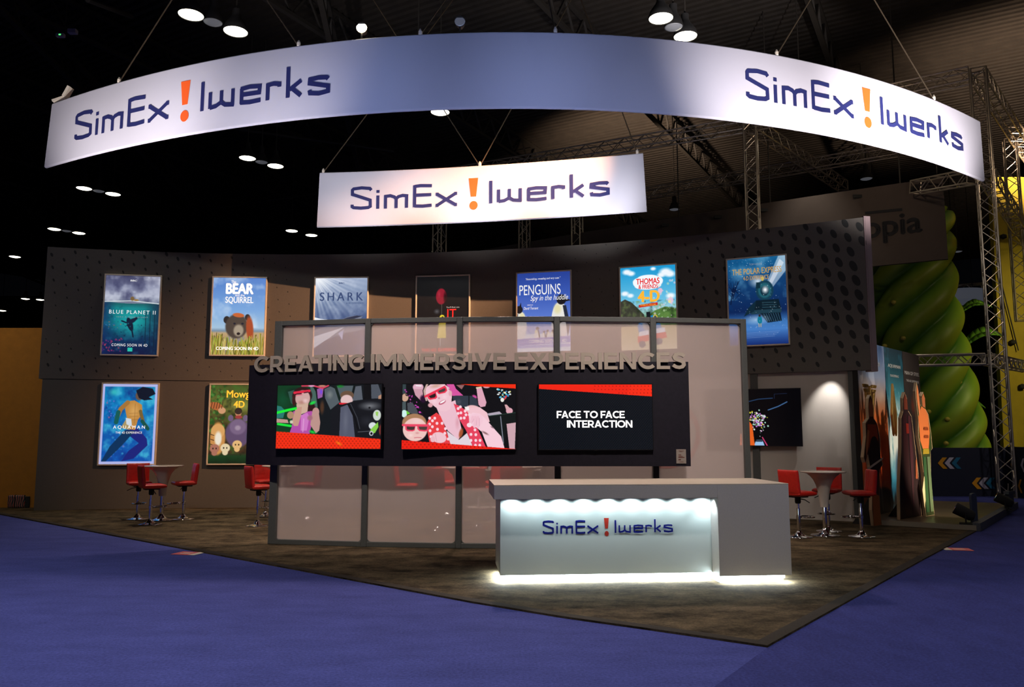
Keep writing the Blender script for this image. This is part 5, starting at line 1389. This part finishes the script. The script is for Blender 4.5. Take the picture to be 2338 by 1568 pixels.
# leaves
lm = mat('leaf_green', (.12, .32, .03), .5)
for (x, y, L, dx, dz) in ((2190, 800, 1.6, .8, .25), (2185, 720, 1.2, .8, .2), (2250, 930, .8, -1, .05)):
    p = at(x, y, DB); mb = MB(); dv = Vector((dx, -.1, dz)).normalized(); sd = Vector((.2, .8, .5)).normalized()
    row = []
    for k in range(9):
        f = k/8; w_ = .22*L*math.sin(PI*min(1, f*1.02))**.7 if 0 < f < 1 else .01; c_ = dv*(L*f)+Vector((0, 0, .25*L*math.sin(PI*f)))
        row.append((c_+sd*w_, c_-Vector((0, 0, .03)), c_-sd*w_))
    for k in range(8):
        a_, b_ = row[k], row[k+1]; mb.add([a_[0], a_[1], b_[1], b_[0]], [(0, 1, 2, 3)]); mb.add([a_[1], a_[2], b_[2], b_[1]], [(0, 1, 2, 3)])
    o = mb.build('leaf', lm, bs, smooth=True); o.location = p-bs.location; s_ = o.modifiers.new('s', 'SOLIDIFY'); s_.thickness = .02
# tall yellow wall
ya, yb_, yc, yd = at(2262, 404, 27), at(2420, 404, 27), at(2420, 1060, 27), at(2293, 1060, 27)
yw = thing('yellow_backdrop', 'tall yellow backdrop wall of the stand at the right picture edge', 'backdrop', (yd.x, 27, 0))
mb = MB(); mb.prism([(p.x-yd.x, p.z) for p in (ya, yb_, Vector((yc.x, 0, 0)), Vector((yd.x, 0, 0)))], lambda u, v, d: (u, d, v), 0, .2); mb.build('panel', M['yellow_tall'], yw)
mb = MB(); mb.tube([tuple(at(2275, 600, 26.9)-yw.location), tuple(at(2325, 800, 26.9)-yw.location)], .02, 6); mb.build('guy_wire', M['steel_dark'], yw)
for (x, y) in ((2312, 781), (2334, 882), (2291, 540)):
    mb = MB(); p = at(x, y, 26.9)-yw.location; mb.lathe([(0, -.1), (.1, -.05), (.1, .05), (0, .1)], tuple(p), 10); mb.build('fixing', M['matte_black'], yw)
# navy barrier
ba = ground(2060, 1126); bb_ = ground(2303, 1133); bc_ = ground(2303, 1133)
YBR = 20.6
xl_, xr_ = at(2040, 1100, YBR).x, at(2303, 1100, YBR).x
zt_ = at(2200, 1022, YBR).z
def chevrons(root, fn, x, z, s, mats):
    for i, m_ in enumerate(mats):
        o_ = x+i*s*.62
        poly = [(o_, z), (o_+s*.45, z+s*.5), (o_+s*.85, z+s*.5), (o_+s*.42, z), (o_+s*.85, z-s*.5), (o_+s*.45, z-s*.5)]
        mb = MB(); mb.add([fn(*p) for p in poly], [(0, 1, 2, 3), (0, 3, 4, 5)]); mb.build('chevron', M[m_], root)
br = thing('barrier', 'navy blue barrier panel with two sets of yellow, white and blue arrow chevrons', 'barrier', (xl_, YBR, 0))
mb = MB(); mb.box((0, 0, 0), (xr_-xl_, .08, zt_)); mb.build('panel', M['barrier'], br)
for (x, y) in ((2141, 1057), (2219, 1103)):
    p = at(x, y, YBR-.01); chevrons(br, lambda u, v: (u-xl_, -.012, v), p.x, p.z, .29, ('chev_y', 'chev_w', 'chev_b'))
br2 = thing('barrier', 'navy blue barrier panel turned away at the right picture edge, rows of narrow arrow marks', 'barrier', (xr_, YBR, 0))
e2 = at(2420, 1100, 18.6); ln = Vector((e2.x-xr_, e2.y-YBR, 0)); L2 = ln.length; ln.normalize(); br2.rotation_euler = (0, 0, math.atan2(ln.y, ln.x))
mb = MB(); mb.box((0, 0, 0), (L2, .08, zt_+.03)); mb.build('panel', M['barrier'], br2)
for i in range(5):
    for j, zz in enumerate((zt_-.42, zt_-.95)):
        x = .15+i*.42+j*.25
        mb = MB(); mb.add([(x, -.012, zz), (x+.10, -.012, zz+.17), (x+.17, -.012, zz+.17), (x+.09, -.012, zz), (x+.17, -.012, zz-.17), (x+.10, -.012, zz-.17)], [(0, 1, 2, 3), (0, 3, 4, 5)]); mb.build('chevron', M['chev_y' if i % 2 == 0 else 'chev_w'], br2)

# platform with picture banners and cut-outs
a_, b_, c_, d_ = ground(1962, 1197), ground(2230, 1213), ground(2318, 1160), ground(2040, 1150)
PZ = .10
plat = thing('display_platform', 'low brown topped platform with pale front edge, right of the grey booth wall', 'platform', (a_.x, a_.y, 0))
pl = [(p.x-a_.x, p.y-a_.y) for p in (a_, b_, c_, Vector((9.2, 18.2, 0)), Vector((6.4, 15.0, 0)))]
mb = MB(); mb.prism(pl, lambda u, v, d: (u, v, PZ-d), 0, .084); mb.build('floor_board', M['platform'], plat)
mb = MB(); mb.obox(Vector((*pl[0], PZ/2+.003)), Vector((*pl[1], PZ/2+.003)), UP, .05, PZ-.01); mb.build('front_edge', M['platform_edge'], plat)
mb = MB(); mb.obox(Vector((*pl[1], PZ/2+.02)), Vector((*pl[2], PZ/2+.02)), UP, .12, PZ+.03); mb.build('side_kerb', M['kerb'], plat)
# printed wall of three banners
g0 = Vector((6.34, 14.42, 0)); g1 = at(2098, 815, 17.3); g1.z = 0; gd = (g1-g0); GL = gd.length; gd.normalize()
GZT = 3.32
gw = thing('banner_wall', 'folding wall of three tall printed picture banners on the platform, orange, teal and dark', 'banner wall', (g0.x, g0.y, 0), math.atan2(gd.y, gd.x))
def gart(k):
    c = Canvas(0, 0, 100, 300, 60, 180)
    if k == 0:
        c.vgrad([(0, (70, 100, 150)), (60, (150, 165, 195)), (100, (190, 150, 130)), (130, (215, 110, 55)), (220, (205, 80, 30)), (300, (60, 35, 25))]); n = c.noise(3, 8, 4); c.mix(np.clip((n-.55)*3, 0, 1)*.5, (235, 215, 200)); c.ell(60, 285, 60, 34, (18, 20, 22), 0, .2)
    elif k == 1:
        c.vgrad([(0, (40, 60, 75)), (40, (35, 75, 90)), (85, (60, 130, 150)), (130, (190, 220, 225)), (190, (215, 230, 232)), (240, (60, 140, 175)), (262, (20, 70, 100)), (275, (10, 12, 16)), (300, (10, 10, 12))]); n = c.noise(8, 20, 6); c.mix(np.clip((n-.5)*3, 0, 1)*.6*(np.abs(c.X-50) > 26), (50, 125, 155)); c.ell(50, 160, 34, 70, (235, 242, 242), soft=1, al=.9); c.ell(42, 230, 18, 46, (70, 100, 130), 0, .5)
        c.speck(60, (0, 70, 100, 130), (1, 4), [(120, 180, 195), (60, 120, 140)], 3, .5)
    else:
        c.vgrad([(0, (62, 56, 56)), (120, (52, 46, 46)), (240, (34, 30, 34)), (300, (14, 12, 14))]); c.ell(50, 105, 20, 24, (150, 50, 30), soft=1, al=.7); n = c.noise(4, 9, 9); c.mix(np.clip((n-.5)*2, 0, 1)*.25, (90, 80, 80))
    return c
fr = [0, .40, .70, 1.0]
for k in range(3):
    x0, x1 = fr[k]*GL, fr[k+1]*GL
    mb = MB(); mb.box((x0+.004, .01, PZ), (x1-.004, .10, GZT)); mb.build('board', M['matte_black'], gw)
    print_mesh('print', gart(k), lambda u, v: Vector((x0+.01+u*(x1-x0-.02), .005, GZT-v*(GZT-PZ))), M['p_plain'], gw)
    bx = {0: [('WONDER WOMAN', .04, .105, .80, .13), ('THE 4D EXPERIENCE', .10, .15, .66, .165)], 1: [('AQUAMAN', .16, .10, .84, .125), ('THE 4D EXPERIENCE', .25, .165, .72, .18)], 2: [('MAN OF STEEL', .08, .125, .95, .148), ('THE 4D EXPERIENCE', .15, .18, .9, .195)]}[k]
    for (tx, u0, v0, u1, v1) in bx:
        mb = MB(); text_to(mb, tx, (u0, -v1, u1, -v0), lambda u, v, d: Vector((x0+u*(x1-x0), .002, GZT+v*(GZT-PZ))), 0, bold=.02); mb.build('caption', M['t_pale'], gw)
def on_gw(px, py, off=.25):   # point of line parallel to banner wall, off metres in front
    nr = Vector((gd.y, -gd.x, 0)); o = g0+nr*off; rx, ry, rz = ray(px, py)
    # solve o + gd*s = k*(rx,ry)
    det = gd.x*(-ry)+rx*gd.y; s = (-o.x*(-ry)+(-rx)*o.y*-1*-1)/det if False else None
    A_ = Matrix(((gd.x, -rx), (gd.y, -ry))); sol = A_.inverted() @ Vector((-o.x, -o.y)); k = sol[1]
    return Vector((rx*k, ry*k, EYE+rz*k)), sol[0]
# gold emblems standing off the banners
def emblem(name, label, polys, px, py, hgt):
    p, s = on_gw(px, py, .10)
    t = thing(name, label, 'emblem', p, math.atan2(gd.y, gd.x))
    mb = MB()
    for poly in polys: mb.prism([(x*hgt, z*hgt) for x, z in poly], lambda u, v, d: (u, d, v), -.05, .0)
    mb.build('relief', M['gold'], t, bevel=.012); return t
emblem('winged_emblem', 'gold winged double chevron emblem fixed on the orange and blue picture banner',
  [[(-1.0, 1), (-.35, 1), (-.30, .82), (-.88, .82)], [(-.86, .76), (-.36, .76), (-.30, .58), (-.74, .58)], [(-.70, .58), (-.46, .58), (-.08, -.55), (-.2, -.95)], [(-.2, -.95), (-.08, -.55), (.10, .55), (.0, .95), (-.12, .3)],
   [(.2, -.95), (.08, -.55), (-.10, .55), (.0, .95), (.12, .3)], [(.70, .58), (.46, .58), (.08, -.55), (.2, -.95)], [(1.0, 1), (.35, 1), (.30, .82), (.88, .82)], [(.86, .76), (.36, .76), (.30, .58), (.74, .58)]], 1984, 920, .34)
emblem('pointed_emblem', 'gold pointed arch emblem fixed on the teal picture banner',
  [[(0, 1), (-.16, .3), (-.28, -.2), (-.14, -1), (-.10, -.25), (0, .15)], [(0, 1), (.16, .3), (.28, -.2), (.14, -1), (.10, -.25), (0, .15)]], 2037, 935, .52)
M['board_rim'] = mat('board_rim', (.42, .30, .18), .5)
# free standing cut-out figures: plain generic figures printed on board
def standee(label, outline, px, pyb, hgt, art, off, asp=.42, edge=None):
    p, s = on_gw(px, pyb, off); p.z = PZ
    t = thing('cutout_figure', label, 'cutout', p, math.atan2(gd.y, gd.x)-.10)
    mb = MB(); mb.prism([(x*hgt, z*hgt) for x, z in outline], lambda u, v, d: (u, d, v), -.0, .05); mb.build('board', edge or M['board_rim'], t)
    # printed face: painted polygon on the same outline
    for poly, col in art:
        mt = mat('cut_print', s2l(col), .4); dd = -.002*(1+art.index((poly, col)))
        mb = MB(); mb.add([(x*hgt, dd, z*hgt) for x, z in poly], [tuple(range(len(poly)))]); mb.build('print', mt, t)
    mb = MB(); mb.prism([(.0, 0), (.35, 0), (.0, .5)], lambda u, v, d: (d, u+.05, v), -.03, .03); mb.build('stand_foot', M['matte_black'], t)
    return t
fig = [(-.05, 0), (-.07, .12), (-.05, .3), (-.07, .46), (-.10, .55), (-.15, .48), (-.17, .52), (-.11, .68), (-.11, .78), (-.04, .82), (-.045, .90), (-.03, .97), (0, 1.0), (.03, .97), (.045, .90), (.04, .82), (.10, .78), (.14, .66), (.13, .52), (.17, .46), (.10, .42), (.08, .3), (.07, .12), (.09, 0)]
standee('cutout of a figure with a round dark shield, front left on the platform', fig, 2001, 1180, 2.15,
  [([(x*.94, z*.99+.003) for x, z in fig], (70, 38, 26)), ([(-.035, .83), (-.04, .92), (0, .97), (.04, .92), (.035, .83)], (150, 85, 55)), ([(-.09, .66), (-.08, .77), (.08, .77), (.10, .66), (.05, .5), (-.06, .5)], (140, 55, 30)), ([(-.06, .0), (-.06, .22), (.0, .24), (.06, .22), (.07, 0)], (150, 80, 35)),
   ([(.02+.13*math.cos(k*PI/10)*.75, .53+.15*math.sin(k*PI/10)) for k in range(20)], (46, 32, 28)), ([(-.12, .42), (.16, .50), (.16, .515), (-.12, .44)], (190, 170, 150)), ([(-.14, .50), (-.09, .60), (-.06, .72), (-.09, .73), (-.13, .62)], (170, 100, 65))], .55)
cape = [(-.22, 0), (-.20, .25), (-.13, .55), (-.10, .78), (-.05, .84), (-.04, .94), (0, .99), (.04, .94), (.05, .84), (.11, .8), (.15, .55), (.20, .2), (.20, 0)]
standee('cutout of a caped figure seen dark, before the dark picture banner', cape, 2080, 1153, 2.28,
  [([(x*.95, z*.99+.003) for x, z in cape], (36, 20, 26)), ([(-.12, .02), (-.09, .5), (-.06, .8), (.0, .82), (.02, .02)], (48, 18, 26)), ([(-.035, .85), (-.03, .93), (0, .97), (.035, .93), (.035, .85)], (110, 50, 35)), ([(.05, .02), (.09, .5), (.07, .8), (.03, .8), (.03, .02)], (62, 30, 40)), ([(-.02, .66), (.03, .66), (.03, .74), (-.02, .74)], (120, 32, 26)), ([(.11, .3), (.13, .45), (.15, .45), (.15, .3)], (150, 80, 50))], .62)
arm = [(-.06, 0), (-.08, .14), (-.06, .3), (-.08, .46), (-.12, .6), (-.10, .72), (-.12, .86), (-.12, .93), (-.09, 1.0), (-.07, .93), (-.06, .84), (-.03, .82), (-.02, .90), (.02, .93), (.05, .88), (.05, .8), (.10, .76), (.13, .62), (.14, .5), (.10, .48), (.08, .3), (.09, .14), (.10, 0)]
standee('cutout of a bare chested figure with raised arm and green legs, rightmost on the platform', arm, 2121, 1166, 2.45,
  [([(x*.93, z*.99+.003) for x, z in arm], (50, 62, 34)), ([(-.09, .56), (-.10, .74), (-.03, .82), (.04, .80), (.09, .75), (.10, .62), (.06, .5), (-.05, .5)], (200, 110, 60)), ([(-.015, .82), (-.015, .89), (.02, .92), (.045, .88), (.04, .81)], (165, 95, 60)), ([(-.11, .86), (-.11, .93), (-.09, .985), (-.075, .93), (-.06, .80), (-.085, .74)], (205, 120, 75)), ([(-.05, .5), (.06, .5), (.06, .46), (-.06, .46)], (150, 130, 40)),
   ([(-.06, .03), (-.06, .44), (-.01, .44), (.0, .03)], (44, 78, 48)), ([(.02, .03), (.01, .44), (.06, .44), (.08, .03)], (90, 110, 80)), ([(-.02, .58), (.06, .58), (.06, .6), (-.02, .6)], (130, 60, 30)), ([(-.02, .64), (.06, .64), (.06, .66), (-.02, .66)], (130, 60, 30)), ([(-.12, .2), (-.07, .3), (-.07, .12), (-.10, .06)], (205, 190, 150))], .75)
# footlights on the kerb
def footlight(px, py, label, back=False):
    p = ground(px, py, PZ+.0)
    t = thing('floor_spotlight', label, 'spotlight', p, math.radians(60))
    mb = MB(); mb.box((-.12, -.10, 0), (.12, .10, .02)); mb.build('base', M['matte_black'], t)
    mb = MB(); mb.tube([(-.10, 0, .02), (-.11, 0, .2), (.11, 0, .2), (.10, 0, .02)], .012, 6); mb.build('yoke', M['matte_black'], t)
    mb = MB(); mb.tube([(0, -.13, .12), (0, -.08, .14), (0, .15, .26)], [.06, .09, .10], 18); mb.build('housing', M['matte_black'], t, smooth='auto')
    mb = MB(); mb.tube([(0, .151, .26), (0, .156, .263)], [.085, .08], 18); mb.build('lens', M['chrome'], t)
footlight(2206, 1196, 'black spotlight lying on the front corner of the platform beside the blue end board')
footlight(2296, 1164, 'black spotlight on the far right corner of the platform')
p = ground(2226, 1208, .0); t = thing('end_board', 'narrow upright dark blue board with rounded top at the platform corner', 'board', p, math.radians(35))
mb = MB(); hh = .60
mb.prism([(-.09, 0), (.09, 0), (.09, hh-.05)]+[(.04+.05*math.cos(a), hh-.05+.05*math.sin(a)) for a in (.5, 1.0, 1.57)]+[(-.04-.05*math.sin(a), hh-.05+.05*math.cos(a)) for a in (0.01, .6, 1.2)]+[(-.09, hh-.05)], lambda u, v, d: (u, d, v), -.02, .02)
mb.build('board', mat('board_blue', (.06, .075, .12), .5), t)
p = ground(2307, 1162, PZ); t = thing('end_board', 'dark stepped end post on the far corner of the platform kerb', 'board', p, math.radians(35))
mb = MB(); mb.box((-.09, -.04, 0), (.09, .04, .30)); mb.box((-.14, -.05, .30), (.14, .05, .36)); mb.build('post', M['kerb'], t)
mb = MB(); mb.tube([(0, 0, .36), (.02, 0, .44), (.03, 0, .50)], .03, 8); mb.build('knob', M['chrome'], t)

# floor stickers
def sticker(px, py, ang, label, L=.36, W=.26):
    p = ground(px, py, .003); t = thing('floor_sticker', label, 'sticker', p, ang)
    mb = MB(); mb.box((-L/2, -W/2, 0), (L/2-.09, W/2, .002)); mb.build('red_field', M['sticker_red'], t)
    mb = MB(); mb.box((L/2-.09, -W/2, 0), (L/2, W/2, .002)); mb.build('white_field', M['sticker_white'], t)
    mb = MB()
    for z in (-.05, .02): mb.box((-.10, z, .002), (.05, z+.03, .003))
    mb.build('printed_lines', M['sticker_white'], t)
sticker(430, 1263, -.25, 'red and white floor sticker on the blue carpet at the left carpet edge')
sticker(2185, 1253.5, 2.9, 'red and white floor sticker on the blue carpet at the right, near the platform')
# patterned bag
p = ground(44, 1158, .016); t = thing('patterned_bag', 'small dark bag with zigzag red and white pattern at the foot of the yellow wall', 'bag', p, .1)
bm2 = bpy.data.materials.new('zigzag_cloth'); bm2.use_nodes = True; nt = bm2.node_tree; b = nt.nodes['Principled BSDF']
tc = nt.nodes.new('ShaderNodeTexCoord'); wv = nt.nodes.new('ShaderNodeTexWave'); wv.inputs['Scale'].default_value = 7; wv.inputs['Distortion'].default_value = 6; wv.inputs['Detail'].default_value = 1; cr_ = nt.nodes.new('ShaderNodeValToRGB'); cr_.color_ramp.interpolation = 'CONSTANT'
cr_.color_ramp.elements[0].color = (.01, .01, .012, 1); cr_.color_ramp.elements[1].position = .5; cr_.color_ramp.elements[1].color = (.35, .33, .3, 1); e_ = cr_.color_ramp.elements.new(.8); e_.color = (.4, .03, .02, 1)
nt.links.new(tc.outputs['Object'], wv.inputs['Vector']); nt.links.new(wv.outputs['Fac'], cr_.inputs['Fac']); nt.links.new(cr_.outputs['Color'], b.inputs['Base Color'])
mb = MB(); mb.box((-.20, -.12, 0), (.16, .12, .27)); mb.build('body', bm2, t, bevel=.03, seg=3, smooth='auto')
mb = MB(); mb.box((.16, -.11, .0), (.25, .11, .24)); mb.box((-.06, -.125, 0), (-.04, .125, .275)); mb.build('side_pocket', M['matte_black'], t, bevel=.01)
mb = MB(); mb.tube([(-.08, 0, .26), (-.06, 0, .31), (.02, 0, .31), (.04, 0, .26)], .01, 6); mb.build('handle', M['matte_black'], t)

# ================================================================ LIGHTS
WARM = (1.0, .80, .60); COOL = (.62, .72, 1.0)
W = bpy.data.worlds.new('world'); SC.world = W; W.use_nodes = True
W.node_tree.nodes['Background'].inputs[0].default_value = (.5, .55, .8, 1); W.node_tree.nodes['Background'].inputs[1].default_value = .0015
# hall lamps: every lit ceiling lamp throws light down; more of them hang outside the picture
for p, on in lamp_pos:
    if on and p.y < 32: light('SPOT', 'hall_lamp', (p.x, p.y, p.z-.1), 350, (1, .90, .74), (p.x, p.y, 0), .25, cone=75, blend=.8)
for x, w in ((-15, 1900), (-6, 2000), (3, 1900), (12, 1000)):
    light('SPOT', 'hall_lamp', (x, 3.0, 11), w, (1, .97, .95), (x, 3.0, 0), .3, cone=84, blend=.8)
for x, w in ((-8, 1700), (4, 1700)):
    light('SPOT', 'hall_lamp', (x, -5, 11), w, (1, .97, .95), (x, -5, 0), .3, cone=84, blend=.8)
for x, y, w in ((10.5, 9.0, 800), (-12.5, 9.0, 900), (-7, 8.0, 900)):
    light('SPOT', 'hall_lamp', (x, y, 11), w, (1, .95, .92), (x, y-.5, 0), .3, cone=64, blend=.9)
# key: unseen orange spotlight, placed so that the short banner shades the wall top
KEY = (1.0, .50, .25)
kp = Vector((4.4, 11.9, 9.35)); ka = Vector((-2.7, 17.1, 4.4))
light('SPOT', 'booth_key', kp, 11500, KEY, ka, .035, cone=33, blend=1.0)
t = thing('hanging_spotlight', 'unseen black spotlight hung over the front of the booth, above the long banner', 'spotlight', kp)
mb = MB(); dvec = (ka-kp).normalized(); mb.tube([-dvec*.35, -dvec*.06], .12, 16); mb.build('housing', M['matte_black'], t)
mb = MB(); mb.tube([-dvec*.3, Vector((0, 0, .8)), Vector((0, 0, ZC-kp.z))], .02, 6); mb.build('stem', M['steel_dark'], t)
# logo spots and blue fills added in mid-air without fixtures; spill goes to roof
for x, y, w, ax in ((-7.3, 9.8, 1700, -6.6), (-4.4, 8.9, 900, -4.3), (7.6, 10.0, 6400, 7.1), (4.6, 8.6, 2900, 4.6)):
    light('SPOT', 'unseen_logo_spot', (x, y, 2.6), w, (1.0, .91, .89), (ax, y+3.0, 6.95), .15, cone=52, blend=1)
for x in (-3.2, -.8, 1.6):
    light('SPOT', 'unseen_logo_spot', (x, 13.2, 4.7), 420, (.97, .96, 1.0), (x, 15.7, 6.75), .12, cone=64, blend=1)
for x in (-3.4, -.9, 1.6):
    light('SPOT', 'banner_fill', (x, 6.6, 3.1), 430, (.46, .58, 1.0), (x*1.05, 11.3, 7.2), .3, cone=50, blend=1)
# spot inside the booth over the white wall, unseen fills added for glass, screens
light('SPOT', 'wall_downlight', (5.85, 14.30, 2.9), 78, (1.0, .95, .90), (5.92, 14.85, 1.9), .02, cone=52, blend=.8)
light('SPOT', 'booth_fill', (3.8, 9.5, 6.3), 130, (1.0, .80, .62), (4.6, 13.4, 1.0), .15, cone=70, blend=.8)
light('SPOT', 'booth_fill', (-.3, 13.6, 6.3), 1250, (1.0, .74, .62), (-.3, 12.0, 1.5), .2, cone=100, blend=.8)
for x in (-2.6, 2.2):
    light('SPOT', 'booth_fill', (x, 5.4, 7.6), 1900, (1.0, .86, .76), (x*.9, 11.1, 2.4), .2, cone=42, blend=1)
light('SPOT', 'booth_fill', (2.8, 5.2, 7.0), 240, (1.0, .92, .84), (1.4, 9.8, 1.2), .2, cone=60, blend=.8)
for x in (-6.3, -3.2, -.2):
    light('SPOT', 'booth_fill', (x, 14.4, 5.4), 330, (1.0, .80, .62), (x, 14.6, 0), .1, cone=76, blend=1)  # unseen fills added above the stools
light('SPOT', 'booth_fill', (9.6, 12.6, 3.6), 330, (1.0, .88, .74), (7.7, 15.9, 1.9), .1, cone=62, blend=.8)  # unseen fill added to brighten the picture banners
for x, ax, w in ((-8.5, -8.0, 1100), (7, 6, 750)):
    light('SPOT', 'wall_fill', (x, -4, 10.5), w, (1.0, .95, .90), (ax, 17, 3.8), .3, cone=44, blend=1)  # unseen front fill added to lift the dark back wall
# neighbours' lights
light('SPOT', 'neighbour_light', (8.6, 13.6, .4), 200, (1.0, .80, .55), (7.6, 16.0, 1.6), .06, cone=90, blend=.6)
light('SPOT', 'neighbour_light', (15.5, 19.0, 6.0), 200, (1.0, .95, .5), (14.5, 27.0, .0), .3, cone=46, blend=.9)
light('SPOT', 'neighbour_light', (18, 20, 7.0), 900, (1.0, .85, .35), (18.5, 27, 4.0), .3, cone=80, blend=.9)
light('SPOT', 'neighbour_light', (18, 23, 9.0), 6200, (1.0, .72, .5), (19, 29, 15.5), .3, cone=90, blend=.9)
light('SPOT', 'neighbour_light', (4, 31, 10.0), 5200, (1.0, .72, .5), (5.5, 36, 15.5), .3, cone=80, blend=.9)
light('POINT', 'neighbour_light', (9.0, 20.0, 9.6), 90, (1.0, .76, .52), None, .2)
light('POINT', 'neighbour_light', (17.6, 19.5, 9.6), 130, (1.0, .76, .52), None, .2)
light('POINT', 'neighbour_light', (10.6, 17.2, 6.8), 50, (1.0, .88, .76), None, .2)  # added to brighten the right truss column, no lamp there
light('SPOT', 'neighbour_light', (13.5, 15.0, 6.0), 260, (1.0, .92, .85), (13.0, 20.5, .8), .3, cone=60, blend=1)  # added to brighten the navy barrier, source unseen
light('SPOT', 'neighbour_light', (-13, 14.5, 7.0), 260, (1.0, .85, .6), (-12, 17.3, 3.4), .2, cone=70, blend=1)
